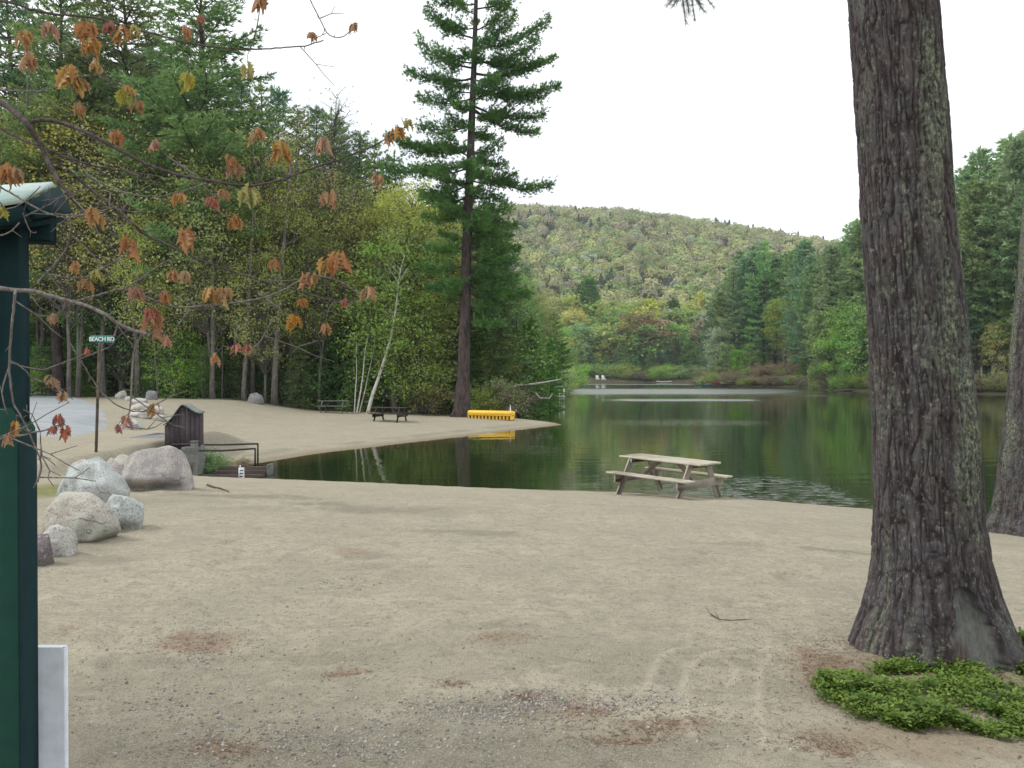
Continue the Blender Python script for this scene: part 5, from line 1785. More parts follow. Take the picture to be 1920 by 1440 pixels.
# ------------------------------------------------------------------ yellow float with its row of openings
def paint(name, c, rough=.4, spec=.5):
    t = NT(name, rough, spec)
    f = t.noise(t.coord(), 14, 4)
    t.base(t.mix(t.rng(f, .35, .65), c, tuple(x * .82 for x in c[:3]) + (1,)))
    return t.m
M_yel = paint("yellow_plastic", (.80, .50, .035, 1))
M_blk = paint("black_iron", (.012, .012, .013, 1), .5)
M_white = paint("white_paint", (.72, .74, .74, 1), .6)
def yellow_float():
    a, b = at(879, 784), at(963, 790)
    mid_ = (a + b) / 2
    L = (b - a).length
    rz = math.atan2(b.y - a.y, b.x - a.x)
    t = thing('swim_float', 'long yellow plastic float with a row of dark openings on the far beach', 'float', mid_ + Vector((0, .25, 0)), rz)
    mb = MB()
    # rounded long body swept along x
    n = 14
    th = np.linspace(0, 2 * math.pi, n, endpoint=False)
    xs = [-L / 2, -L / 2 + .05, -L / 2 + .13, 0, L / 2 - .13, L / 2 - .05, L / 2]
    sc = [.6, .9, 1, 1, 1, .9, .6]
    V = []
    for x, s in zip(xs, sc):
        for a_ in th:
            V.append((x, s * .27 * np.sign(math.cos(a_)) * abs(math.cos(a_)) ** .6, .37 + s * .15 * np.sign(math.sin(a_)) * abs(math.sin(a_)) ** .6))
    m = len(xs)
    i = np.arange(m - 1)[:, None] * n; j = np.arange(n)[None]
    F = np.stack([i + j, i + (j + 1) % n, i + n + (j + 1) % n, i + n + j], -1).reshape(-1, 4)
    mb.add(V, [F]); mb.F.setdefault(n, []).append(np.array([list(range(n))[::-1]])); mb.F[n].append(np.array([[(m - 1) * n + q for q in range(n)]]))
    body = mb.part('body', M_yel, t, True)
    nt = 13
    for k in range(nt):
        x = -L / 2 + .08 + k * (L - .16) / (nt - 1)
        MB().box((x, 0, .115), (.085, .44, .25), bev=.012).part('foot', M_yel, t)
    MB().box((0, .04, .13), (L - .2, .22, .2), bev=.01).part('dark_core', M_blk, t)
    MB().box((0, 0, .245), (L - .06, .50, .04), bev=.01).part('rim', M_yel, t)
    MB().box((L / 2 - .02, 0, .36), (.10, .30, .22), bev=.03).part('end_cap', M_yel, t)
    c = at(957, 786) + Vector((0, .55, 0))
    t2 = thing('marker_cone', 'slim white pointed marker standing behind the yellow float', 'marker', c)
    mb = MB(); mb.tube([(0, 0, 0), (0, 0, .35), (0, 0, .8)], [.09, .06, .012], 10); mb.part('cone', M_white, t2, True)
    MB().box((0, 0, .012), (.24, .24, .025), bev=.005).part('base', M_white, t2)
yellow_float()

# ------------------------------------------------------------------ shed, outlet, rails
def shed():
    d = 24.0
    b = atd(343, d)
    zb = zpx(834, d)
    t = thing('shed', 'small dark brown wooden shed with a curved peaked shingle roof', 'shed', (b.x, d, zb), math.radians(14))
    prof = [(-.50, .53), (-.40, .60), (-.27, .74), (-.15, .93), (-.07, 1.04), (0, 1.075), (.08, 1.04), (.20, .95), (.33, .87), (.46, .83)]
    w0, w1, dp = -.455, .42, 1.0
    W_shed = wood_mat("dark_shed_boards", (.040, .032, .038, 1), (.085, .068, .075, 1))
    for y in (0, dp):
        mb = MB()
        n = 8
        for i in range(n):
            x0 = w0 + (w1 - w0) * i / n + .004; x1 = w0 + (w1 - w0) * (i + 1) / n - .004
            h0 = np.interp(x0, *zip(*prof)) - .03; h1 = np.interp(x1, *zip(*prof)) - .03; hm = np.interp((x0 + x1) / 2, *zip(*prof)) - .03
            off = .004 * (i % 2)
            P = [(x0, y - .02 - off, -.3), (x1, y - .02 - off, -.3), (x1, y - .02 - off, h1), ((x0 + x1) / 2, y - .02 - off, hm), (x0, y - .02 - off, h0)]
            Q = [(a, b_ + .035, c) for a, b_, c in P]
            k = 5
            mb.add(P + Q, [np.array([[0, 1, 2, 3, 4]]), np.array([[9, 8, 7, 6, 5]]), np.array([[i_, i_ + 5, (i_ + 1) % 5 + 5, (i_ + 1) % 5] for i_ in range(5)])])
        mb.part('wall', W_shed, t)
    for s, x, hh in ((-1, w0, .53), (1, w1, .82)):
        MB().box((x, dp / 2, hh / 2 - .15), (.03, dp - .03, hh + .27), bev=.003).part('wall', W_shed, t)
    t_ = NT("roof_shingles", .9, .2)
    f = t_.noise(t_.coord((1, 1, 1)), 14, 4)
    t_.base(t_.mix(t_.rng(f, .35, .65), (.13, .15, .14, 1), (.26, .28, .26, 1)))
    P = []
    mb = MB()
    pr = np.array(prof)
    k = len(pr)
    for y in (-.10, dp + .1):
        for x, z in pr: P.append((x, y, z))
        for x, z in pr: P.append((x, y, z + .035))
    P = np.array(P)
    q = []
    for i in range(k - 1):
        q += [[i, i + 2 * k, i + 1 + 2 * k, i + 1], [i + k, i + 1 + k, i + 1 + 3 * k, i + 3 * k], [i, i + 1, i + 1 + k, i + k], [i + 2 * k, i + 3 * k, i + 1 + 3 * k, i + 1 + 2 * k]]
    q += [[0, k, 3 * k, 2 * k], [k - 1, 3 * k - 1, 4 * k - 1, 2 * k - 1]]
    mb.add(P, [np.array(q)])
    mb.part('roof', t_.m, t)
    MB().box((.02, -.055, .02), (.62, .06, .05), bev=.004).part('sill', W_shed, t)
    MB().box((-.12, -.065, .10), (.05, .03, .10), bev=.004).part('latch', M_blk, t)
shed()

M_conc = rock_mat("concrete", (.10, .11, .095, 1), (.17, .18, .155, 1), (.13, .14, .12, 1))
W_plank = wood_mat("outlet_planks", (.05, .035, .03, 1), (.11, .085, .075, 1))
def outlet():
    d0 = 23.6
    def W(px, py, d): return Vector((px2(px, d), d, zpx(py, d)))
    # concrete wall and post
    t = thing('retaining_wall', 'grey concrete retaining wall under the brown shed', 'wall', W(352, 892, d0))
    a, b = W(338, 862, d0), W(363, 862, d0)
    MB().box(((b.x - a.x) / 2 - .22, .5, .2), (.36, .9, 1.1), bev=.03).part('wall', M_conc, t)
    p = W(364, 893, 23.0)
    t = thing('post', 'squared grey post at the left end of the black rails', 'post', p)
    MB().box((0, 0, .34), (.16, .16, 1.1), bev=.015).part('post', M_conc, t)
    MB().box((0, 0, .905), (.19, .19, .03), bev=.008).part('cap', M_conc, t)
    # pipe rails
    def railing(pts, label, d, posts):
        o = W(*pts[0], d)
        t = thing('pipe_railing', label, 'railing', o, 0, 'black pipe railings over the lake outlet')
        P = np.array([W(px, py, dd) - o for (px, py), dd in zip(pts, posts)])
        Q = []
        for i in range(len(P) - 1):
            Q += [P[i] + (P[i + 1] - P[i]) * s for s in (0, .04, .96)]
        Q.append(P[-1])
        MB().tube(np.array(Q), .026, 8).part('rail', M_blk, t, True)
    railing([(356, 834), (420, 834), (483, 832), (483, 848), (483, 866), (484, 878)], 'farther black pipe rail bent down at its right end', 26.0, [24.4, 25.4, 26.2, 26.2, 26.2, 26.2])
    railing([(358, 845), (420, 845), (478, 841), (478, 860), (478, 878), (470, 884)], 'nearer black pipe rail bent down at its right end', 25.0, [23.4, 24.3, 25.0, 25.0, 25.0, 24.8])
    # plank spillway
    o = W(432, 884, 24.6)
    t = thing('plank_spillway', 'low dark plank spillway across the outlet under the rails', 'spillway', (o.x, o.y, 0))
    for k, (z, y) in enumerate([(.03, -.2), (.12, -.05), (.20, .12), (.06, -.55)]):
        MB().box((.1, y, z), (1.75, .16, .09), bev=.01).part('plank', W_plank, t)
    MB().box((1.0, .3, .10), (.08, .5, .4), bev=.02).part('post', M_conc, t)
    MB().box((-.9, 0, .15), (.14, .7, .5), bev=.02).part('post', W_plank, t)
    # staff gauge
    g = W(452, 896, 23.4)
    t = thing('depth_gauge', 'small white ladder-marked gauge board at the outlet edge', 'gauge', g)
    MB().box((0, 0, .12), (.15, .03, .30), bev=.005).part('board', M_white, t)
    for z in (.04, .12, .20):
        MB().box((.01, -.019, z), (.09, .01, .02)).part('mark', M_blk, t)
    MB().box((-.03, 0, .29), (.03, .025, .08)).part('post', M_white, t)
    # concrete slab by the shed
    s = atd(296, 26.5)
    t = thing('concrete_slab', 'bluish grey concrete slab left of the brown shed', 'slab', (s.x, s.y, s.z))
    M_slab = paint("slab_grey", (.20, .205, .225, 1), .8)
    MB().box((0, 0, -.20), (.9, 2.0, .44), bev=.02).part('slab', M_slab, t)
    # dead stems and weeds along the outlet bank
outlet()
for px, d, hh, k, lab in [(392, 25.2, .9, 'bushB', 'small green shrub just right of the brown shed'), (386, 24.6, .55, 'bushB', 'tiny green shrub under the black rails'), (425, 26.6, .45, 'bushA', 'brown weedy clump behind the black rails'), (455, 27.2, .4, 'bushA', 'brown weedy clump behind the right end of the rails'),
                          (271, 20.6, .5, 'bushB', 'small green weed atop the near boulders'), (405, 25.6, .35, 'bushC', 'low rusty weeds by the outlet planks'), (284, 64, 1.6, 'bushB', 'bright shrub at the wood edge above the rock row')]:
    plant(k, px, d, hh, '', label=lab, mat=L_['green'] if k == 'bushB' else None)

# ------------------------------------------------------------------ street sign
def street_sign():
    d = 20.6
    b = at(179, 848)
    d = b.y
    t = thing('street_sign', 'green street name sign with white lettering on a rusty leaning post', 'sign', b)
    top = Vector((px2(187, d), d, zpx(643, d))) - b
    M_post = bark_mat("rusty_post", (.05, .035, .035, 1), (.16, .13, .095, 1), 3, 1, .1)
    mb = MB(); mb.tube([(0, 0, -.2), tuple(top * .5), tuple(top)], .035, 8); mb.part('post', M_post, t, True)
    M_sg = paint("sign_green", (.015, .16, .13, 1), .4)
    w, h = 48 * d / FPX, 14 * d / FPX
    c = Vector((px2(192.5, d), d, zpx(636, d))) - b
    s = MB().box((0, 0, 0), (w, .012, h), bev=.002).part('sign_panel', M_sg, t)
    s.location = c
    s.rotation_euler = (0, 0, math.radians(-6))
    MB().box((0, .0, -h / 2 - .01), (.06, .03, .03), bev=.004).part('bracket', M_post, s).location = (-.06, 0, 0)
    cu = bpy.data.curves.new('lettering', 'FONT')
    cu.body = "BEACH RD"
    cu.size = h * .80; cu.extrude = .0015; cu.align_x = 'CENTER'; cu.align_y = 'CENTER'; cu.space_character = .92; cu.offset = .003
    cu.materials.append(M_white)
    tmp = bpy.data.objects.new('lettering_curve', cu); COL.objects.link(tmp)
    bpy.context.view_layer.update()
    me = bpy.data.meshes.new_from_object(tmp.evaluated_get(bpy.context.evaluated_depsgraph_get()))
    bpy.data.objects.remove(tmp)
    o = bpy.data.objects.new('lettering', me); COL.objects.link(o); o.parent = s
    o.rotation_euler = (math.radians(90), 0, 0)
    o.location = (-.015, -.009, -.003)
street_sign()

# ------------------------------------------------------------------ utility pole with transformer and lamp
def utility():
    d = 63.0
    def W(px, py, dd=d): return Vector((px2(px, dd), dd, zpx(py, dd)))
    b = atd(147, d)
    t = thing('utility_pole', 'slim greenish utility pole carrying a grey transformer and a white lamp', 'utility pole', b)
    M_pole = paint("pole_grey_green", (.22, .27, .22, 1), .8)
    MB().tube([(0, 0, -.5), (0, 0, 6), tuple(W(147, 352) - b)], [.12, .10, .08], 10).part('pole', M_pole, t, True)
    M_can = paint("transformer_grey", (.42, .46, .47, 1), .5)
    c = W(138, 442) - b
    can = MB().tube([c + Vector((0, 0, -.42)), c + Vector((0, 0, -.36)), c + Vector((0, 0, .34)), c + Vector((0, 0, .42))], [.20, .24, .24, .17], 14).part('transformer', M_can, t, True)
    MB().tube([c + Vector((0, 0, .4)), c + Vector((0, 0, .62))], [.05, .03], 8).part('bushing', M_can, can, True)
    a = W(147, 462) - b; l = W(88, 452) - b
    MB().tube([a, (a + l) / 2 + Vector((0, 0, .12)), l], .03, 6).part('lamp_arm', M_pole, t, True)
    mb = MB(); mb.tube([l + Vector((-.45, 0, .04)), l + Vector((-.2, 0, .06)), l + Vector((.15, 0, .03)), l + Vector((.35, 0, 0))], [.03, .10, .10, .03], 10); mb.part('lamp_head', M_white, t, True)
    wv = thing('power_line', 'thin power line running left from the utility pole', 'cable', W(147, 465))
    MB().tube([(0, 0, 0), (-4, -2, -.15), (-9, -4, -.05), (-16, -8, .3)], .012, 5).part('wire', M_pole, wv)
utility()

# ------------------------------------------------------------------ green kiosk at the left edge
def kiosk():
    d = 3.0
    M_g1 = paint("kiosk_green", (.016, .060, .045, 1), .85, .15)
    M_g2 = paint("kiosk_dark_trim", (.013, .034, .038, 1), .9, .1)
    M_pan = paint("kiosk_white_panel", (.62, .66, .72, 1), .6)
    M_roof = paint("kiosk_pale_roof", (.42, .56, .50, 1), .35)
    x0 = px2(4, d)
    b = Vector((x0, d, gz(x0, d)))
    t = thing('kiosk', 'dark green wooden kiosk with pale metal roof and white lower panel', 'kiosk', b)
    Rz = lambda a: np.array([[math.cos(a), -math.sin(a), 0], [math.sin(a), math.cos(a), 0], [0, 0, 1]])
    R = Rz(math.radians(14))
    k = d / FPX
    # upper post and boxed lower post with chamfered cap
    zt = zpx(392, d) - b.z
    zc = zpx(764, d) - b.z
    MB().box((-.005, .03, (zt + zc) / 2 - .05), (.12, .12, zt - zc + .1), R, .006).part('post', M_g2, t)
    w = .218
    mb = MB()
    xc = px2(74, d) - w * .52 - x0 - .052
    lo = [(-w / 2, -w / 2), (w / 2, -w / 2), (w / 2, w / 2), (-w / 2, w / 2)]
    V = [(x, y, -.3) for x, y in lo] + [(x, y, zc - .075) for x, y in lo] + [(x * .72, y * .72, zc) for x, y in lo]
    V = np.array(V) @ R.T + np.array([xc, 0, 0])
    F = [[0, 1, 5, 4], [1, 2, 6, 5], [2, 3, 7, 6], [3, 0, 4, 7], [4, 5, 9, 8], [5, 6, 10, 9], [6, 7, 11, 10], [7, 4, 8, 11], [8, 9, 10, 11]]
    mb.add(V, [np.array(F)]); mb.part('post_sleeve', M_g1, t)
    # thin dark facing: shade of the sleeve's right face put into colour
    c = np.array([w / 2 + .003, 0, 0]) @ R.T
    MB().box((xc + c[0], c[1], (zc - .08) / 2 - .15), (.008, w - .012, zc + .2), R, .002).part('side_facing', M_g2, t)
    # white panel behind the post
    zp = zpx(1212, 3.22) - b.z
    xr = px2(122, 3.22) - x0
    MB().box((xr - .36, .22, zp / 2 - .2), (.72, .03, zp + .4), None, .004).part('panel', M_pan, t)
    # roof: pale slope towards the viewer and dark gable end on the right
    def P(px, py, dd): return np.array([px2(px, dd) - b.x, dd - b.y, zpx(py, dd) - b.z])
    def slab(pts, th, mat, name):
        pts = np.array(pts)
        n = np.cross(pts[1] - pts[0], pts[2] - pts[0]); n /= np.linalg.norm(n)
        q = pts + n * th
        m = len(pts)
        mb = MB()
        mb.add(np.vstack([pts, q]), [np.array([list(range(m))[::-1]]), np.array([[m + i for i in range(m)]]), np.array([[i, (i + 1) % m, (i + 1) % m + m, i + m] for i in range(m)])])
        return mb.part(name, mat, t)
    slab([P(-140, 366, 3.5), P(-140, 412, 2.75), P(44, 381, 2.78), P(104, 351, 3.5)], .02, M_roof, 'roof')
    slab([P(44, 383, 2.8), P(62, 413, 2.82), P(130, 403, 3.45), P(104, 353, 3.5)], .02, M_g2, 'gable_end')
    slab([P(-140, 411, 2.77), P(-140, 432, 2.79), P(62, 414, 2.82), P(44, 384, 2.8)], .02, M_g2, 'fascia')
    slab([P(-140, 430, 2.82), P(-140, 440, 3.6), P(126, 406, 3.46), P(60, 414, 2.85)], .02, M_g2, 'soffit')
    MB().box((-.55, .03, zt - .02), (1.3, .09, .14), R, .006).part('beam', M_g2, t)
    MB().box((-1.14, -.12, zt / 2 - .2), (.12, .12, zt + .2), R, .006).part('post', M_g2, t)
kiosk()

# ------------------------------------------------------------------ docks, chairs and boats on the lake
M_dock = wood_mat("dock_boards", (.30, .29, .25, 1), (.46, .45, .40, 1))
M_red = paint("faded_red_plastic", (.30, .07, .06, 1), .5)
M_blue = paint("blue_plastic", (.05, .12, .22, 1), .5)
M_grn = paint("green_plastic", (.10, .22, .10, 1), .5)
def dock(px0, px1, py, d, label, ladder=None):
    x0, x1 = px2(px0, d), px2(px1, d)
    t = thing('dock', label, 'dock', ((x0 + x1) / 2, d, 0), 0, 'small docks on the lake')
    L = x1 - x0
    MB().box((0, 0, .42), (L, 1.5, .09), bev=.01).part('deck', M_dock, t)
    MB().box((0, -.72, .33), (L - .1, .05, .12), bev=.01).part('side_facing', W_plank, t)
    for x in np.linspace(-L / 2 + .25, L / 2 - .2, 4):
        MB().tube([(x, -.6, -.6), (x, -.6, .38)], .07, 8).part('post', W_plank, t, True)
    return t
d = 96
t = dock(1000, 1060, 751, d, 'near swim dock with white ladder rails left across the water')
for s in (0, .5):
    MB().tube([(1.05 + s, -.8, -.3), (1.05 + s, -.8, 1.15), (1.05 + s, -.55, 1.35), (1.05 + s, -.3, 1.15), (1.05 + s, -.3, .46)], .045, 8).part('ladder_rail', M_white, t, True)
for z in (-.05, .25, .6):
    MB().tube([(1.05, -.8, z), (1.55, -.8, z)], .03, 6).part('rung', M_white, t, True)
MB().tube([(.2, .3, .45), (.6, .3, 1.5), (1.9, .3, 1.5)], .03, 6).part('rail', M_white, t, True)
t = thing('fallen_trunk', 'pale fallen birch trunk reaching over the water right of the yellow float', 'log', atd(944, 59.2))
b = t.location
def rel(px, py, d, b): return np.array([px2(px, d) - b.x, d - b.y, zpx(py, d) - b.z])
MB().tube(np.array([rel(942, 728, 59.2, b), rel(975, 722, 59.4, b), rel(1000, 720, 59.6, b), rel(1025, 716, 59.8, b), rel(1052, 711, 60, b)]), [.09, .08, .07, .05, .02], 8).part('trunk', B_birch, t, True)
mb = MB(); mb.tube(np.array([rel(1004, 736, 59.6, b), rel(1012, 746, 59.6, b), rel(1030, 747, 59.7, b), rel(1036, 738, 59.8, b)]), [.05, .045, .04, .02], 6); mb.part('branch', B_birch, t, True)
# shore log on the right
t = thing('shore_log', 'dark log with pale end at the right bank waterline', 'log', (px2(1605, 153), 153, .1))
MB().tube([(-3.2, 0, 0), (-1, .1, .05), (2, 0, .2), (3.4, -.1, .35)], [.16, .22, .24, .2], 8).part('trunk', B_pine, t, True)
MB().tube([(1.6, -.3, .3), (3.6, -.3, .55)], [.12, .15], 8).part('branch', B_birch, t, True)
# far chairs and docks
def chair(px, d, label):
    t = thing('deck_chair', label, 'chair', (px2(px, d), d, .5), .3, 'white chairs on the far dock')
    MB().box((0, 0, .42), (.65, .6, .06)).part('seat', M_white, t)
    MB().beam((0, .28, .42), (0, .5, 1.25), .65, .05, up=(1, 0, 0)).part('backrest', M_white, t)
    for x in (-.36, .36):
        MB().box((x, 0, .62), (.10, .75, .04)).part('armrest', M_white, t)
        MB().box((x, -.3, .3), (.06, .06, .6)).part('leg', M_white, t)
        MB().box((x, .3, .3), (.06, .06, .6)).part('leg', M_white, t)
    t.scale = (1.7, 1.7, 1.7)
t = dock(1112, 1140, 717, 324, 'far wooden dock carrying the white chairs')
chair(1121, 324, 'taller white chair at the left of the far dock'); chair(1132, 323.6, 'second white chair at the right of the far dock')
dock(1146, 1172, 716, 326, 'low bare dock right of the white chairs')
def boat(px, d, L, mat, label, rz=0, name='boat', z=.12):
    t = thing(name, label, name, (px2(px, d), d, z), rz, 'small boats by the far shore')
    n = 13
    xs = np.linspace(-L / 2, L / 2, n)
    wv = .5 * L * .2 * np.sqrt(np.clip(1 - (xs / (L / 2)) ** 2, .03, 1)); 
    V = []
    for x, w in zip(xs, wv):
        sh = .16 * (2 * x / L) ** 2
        V += [(x, -w, .34 + sh), (x, -w * .7, .06 + sh * .8), (x, 0, sh * .8), (x, w * .7, .06 + sh * .8), (x, w, .34 + sh), (x, w * .85, .36 + sh), (x, w * .5, .16 + sh), (x, -w * .5, .16 + sh), (x, -w * .85, .36 + sh)]
    k = 9
    i = np.arange(n - 1)[:, None] * k; j = np.arange(k)[None]
    F = np.stack([i + j, i + (j + 1) % k, i + k + (j + 1) % k, i + k + j], -1).reshape(-1, 4)
    mb = MB(); mb.add(V, [F, np.array([list(range(k))]), np.array([[(n - 1) * k + q for q in range(k)][::-1]])]); mb.part('hull', mat, t, True)
    MB().box((-L * .15, 0, .33), (.25, L * .17, .04)).part('seat', W_plank, t)
    MB().box((L * .15, 0, .33), (.25, L * .17, .04)).part('seat', W_plank, t)
boat(1245, 325, 5.6, M_white, 'white boat lying at the far waterline'); 
dg = 222
dock(1330, 1362, 721, dg, 'crowded dock at the far point with kayaks')
boat(1318, dg - 1, 3.6, M_grn, 'green canoe moored left of the crowded dock')
boat(1327, dg - 1.5, 3.0, M_blue, 'blue kayak moored beside the green canoe')
boat(1340, dg - 1.2, 4.2, M_red, 'faded red kayak lying on the crowded dock', z=.9)
boat(1351, dg - 1.5, 4.2, M_red, 'second faded red kayak beside its twin on the crowded dock', z=.5, rz=.2)
boat(1363, dg - 1.8, 3.6, M_white, 'white rowing boat at the right end of the crowded dock', z=.5)
boat(1376, dg - 4, 3.2, M_white, 'white upturned dinghy on the low bank right of the kayaks', z=.9, rz=.3)
boulder(1408, 719, 14, 7, 'grey', 301, 'grey shore rock on the far point', sub=3)
boulder(1388, 720, 12, 6, 'grey', 302, 'small grey shore rock left of its neighbour on the far point', sub=3)

# ------------------------------------------------------------------ young maple: bare branches and orange spring leaves close to the viewer
def maple():
    M_br = bark_mat("maple_twig", (.085, .072, .068, 1), (.22, .20, .185, 1), 40, .3, .3)
    M_br2 = bark_mat("maple_limb", (.045, .036, .036, 1), (.12, .10, .095, 1), 30, .3, .4)
    LEAFM = {'o': leaf_mat("young_leaf_orange", (.34, .165, .085, 1), (.42, .25, .12, 1), .35, .05, 20, hue=.008), 'y': leaf_mat("young_leaf_amber", (.40, .27, .09, 1), (.42, .21, .085, 1), .35, .05, 20, hue=.008),
             'g': leaf_mat("young_leaf_olive", (.32, .33, .09, 1), (.42, .35, .10, 1), .35, .05, 20, hue=.008), 'r': leaf_mat("young_leaf_red", (.34, .125, .09, 1), (.42, .20, .14, 1), .3, .05, 20, hue=.008)}
    tb = Vector((-3.6, 4.1, gz(-3.6, 4.1)))
    t = thing('maple_tree', 'young maple reaching bare grey branches and drooping orange leaves into view', 'tree', tb)
    # (points in photograph px, distance, start radius px, end radius px, limb?)
    BR = [
        ([(-60, -20), (0, 5), (30, 8), (65, 22), (105, 30), (180, 35), (230, 50), (300, 68), (360, 85), (420, 92), (470, 95), (520, 93), (570, 89), (608, 78)], 3.3, 3.4, 1.2, 1),
        ([(470, 95), (482, 60), (488, 30), (491, 8)], 3.3, 1.6, 1.0, 0),
        ([(560, -40), (582, 0), (600, 35), (612, 65), (630, 76), (650, 68), (668, 52)], 3.2, 1.6, .9, 0),
        ([(612, 65), (600, 72), (588, 74)], 3.2, 1.0, .8, 0),
        ([(-60, 160), (0, 190), (30, 210), (55, 235), (75, 265), (95, 310), (115, 345), (135, 370), (160, 400), (174, 412)], 3.0, 8.5, 3.0, 1),
        ([(58, 230), (90, 225), (130, 235), (170, 252), (200, 268), (240, 290), (290, 315), (340, 330), (400, 340), (440, 348), (490, 348), (540, 335), (590, 315), (640, 300), (700, 275), (760, 240)], 3.05, 5.0, 1.2, 1),
        ([(-60, 215), (0, 240), (40, 262), (90, 280), (130, 298), (180, 312), (240, 322), (280, 338), (320, 358)], 3.1, 3.4, 1.2, 1),
        ([(130, 290), (180, 340), (230, 360), (270, 370), (310, 368), (350, 358), (390, 345)], 3.1, 2.2, 1.2, 0),
        ([(140, 330), (190, 370), (230, 400), (270, 440), (330, 465), (380, 490), (440, 510), (500, 530), (545, 540), (600, 558), (650, 568), (688, 556)], 3.0, 3.4, 1.2, 1),
        ([(-60, 535), (0, 540), (30, 545), (60, 545), (95, 555), (130, 565), (160, 572), (200, 590), (225, 610), (255, 622), (280, 628)], 2.55, 6.0, 3.0, 0),
        ([(130, 567), (180, 555), (240, 538), (270, 520), (295, 500), (320, 488)], 2.6, 3.0, 1.4, 0),
        ([(238, 540), (280, 560), (330, 578), (390, 573), (440, 568), (490, 560), (530, 545), (555, 530), (590, 515), (640, 527), (660, 545), (690, 553)], 2.7, 2.6, 1.3, 0),
        ([(485, 548), (510, 568), (545, 598)], 2.75, 1.6, 1.1, 0),
        ([(-50, 830), (0, 822), (40, 816), (70, 810), (100, 803), (120, 790)], 2.2, 2.6, 1.5, 0),
        ([(30, 545), (24, 600), (20, 640), (17, 700), (25, 760), (50, 800), (70, 850), (78, 868), (72, 895), (62, 915)], 2.4, 3.4, 1.2, 0),
        ([(17, 690), (2, 730), (8, 765), (14, 778)], 2.4, 1.8, 1.1, 0),
        ([(17, 675), (45, 690), (60, 712), (95, 718), (110, 728), (120, 742)], 2.5, 1.8, 1.0, 0),
        ([(20, 680), (45, 688), (80, 695), (110, 683), (140, 672), (160, 663)], 2.5, 1.6, 1.0, 0),
        ([(130, 640), (160, 690), (185, 730), (210, 755), (240, 770), (288, 772)], 2.7, 1.6, 1.2, 0),
        ([(266, 626), (252, 655), (247, 700), (246, 740), (242, 780), (234, 800)], 2.6, 3.2, 1.2, 0),
        ([(-40, 330), (10, 355), (60, 385), (90, 402), (130, 404), (170, 402), (215, 390)], 2.55, 2.4, 1.2, 0),
        ([(-40, 400), (10, 395), (40, 385), (70, 360), (78, 350)], 2.6, 1.8, 1.0, 0),
        ([(87, 513), (133, 523), (160, 522), (200, 500), (223, 485), (250, 470)], 2.7, 2.0, 1.2, 0),
        ([(70, 532), (100, 500), (125, 470), (135, 440), (133, 410)], 2.6, 2.6, 1.2, 0),
        ([(440, 656), (440, 630), (447, 603), (462, 612)], 2.8, 1.6, 1.0, 0),
        ([(467, 656), (485, 648), (498, 622), (510, 600)], 2.8, 1.6, 1.0, 0),
        ([(305, 285), (340, 312), (370, 330)], 3.0, 2.0, 1.6, 0),
        ([(215, 630), (222, 600), (238, 575), (255, 540), (262, 510)], 2.6, 1.8, 1.2, 0),
        ([(335, 610), (350, 585), (355, 578)], 2.7, 1.4, 1.0, 0),
        ([(45, 400), (52, 420), (60, 440), (70, 436)], 2.55, 1.6, 1.0, 0),
        ([(-20, 445), (10, 442), (30, 430), (38, 418)], 2.5, 2.2, 1.2, 0),
        ([(75, 810), (76, 850), (78, 880), (70, 905)], 2.3, 1.4, .9, 0),
        ([(370, 372), (395, 385), (415, 400), (438, 415)], 3.0, 1.6, 1.2, 0),
        ([(-40, 170), (20, 172), (60, 172), (100, 170), (140, 150), (180, 140)], 3.2, 1.8, 1.0, 0),
        ([(-30, 100), (20, 100), (60, 102), (110, 105), (150, 92), (190, 70)], 3.3, 1.6, 1.0, 0),
    ]
    ends = []
    rng = np.random.default_rng(17)
    def W(px, py, d): return np.array([px2(px, d), d, zpx(py, d)]) - np.array(tb)
    allp = []
    trunk_top = None
    for pts, d, r0, r1, limb in BR:
        P = np.array(pts, float)
        s = np.concatenate([[0], np.cumsum(np.linalg.norm(np.diff(P, axis=0), axis=1))])
        n = max(8, int(s[-1] / 9))
        u = np.linspace(0, s[-1], n)
        q = np.stack([np.interp(u, s, P[:, 0]), np.interp(u, s, P[:, 1])], 1)
        for _ in range(2):
            q[1:-1] = (q[:-2] + 2 * q[1:-1] + q[2:]) / 4
        q[1:-1] += rng.normal(size=(n - 2, 2)) * .55
        dd = d + (fbm(u / 140, u * 0 + d * 7, seed=5) - .5) * .25
        dd[0] = d
        w = np.array([W(a, b, c) for (a, b), c in zip(q, dd)])
        rad = np.linspace(r0, r1 * 1.25, n) * d / FPX * .5 * 1.5
        rad *= 1 + .12 * rng.random(n)
        if pts[0][0] <= -20:
            # carry on out of view to the trunk
            hz = max(.5, w[0][2] - .5)
            tr = np.array([0, 0, hz])
            ext = np.array([tr, tr * .55 + w[0] * .45 + np.array([0, 0, -.03])])
            w = np.vstack([ext, w]); rad = np.concatenate([[rad[0] * 1.6, rad[0] * 1.25], rad])
        mb = MB(); mb.tube(w, rad, 8)
        # small buds and spurs
        for k in range(2, n, 3):
            if rng.random() < .6:
                a = w[-n + k] if len(w) > n else w[k]
                e = a + rng.normal(size=3) * .012
                mb.tube(np.stack([a, e]), [rad[-1] * .9, rad[-1] * .4], 4)
        mb.part('branch', M_br2 if limb else M_br, t, True)
        for a in (w[-n:] if len(w) > n else w):
            allp.append(a)
    allp = np.array(allp)
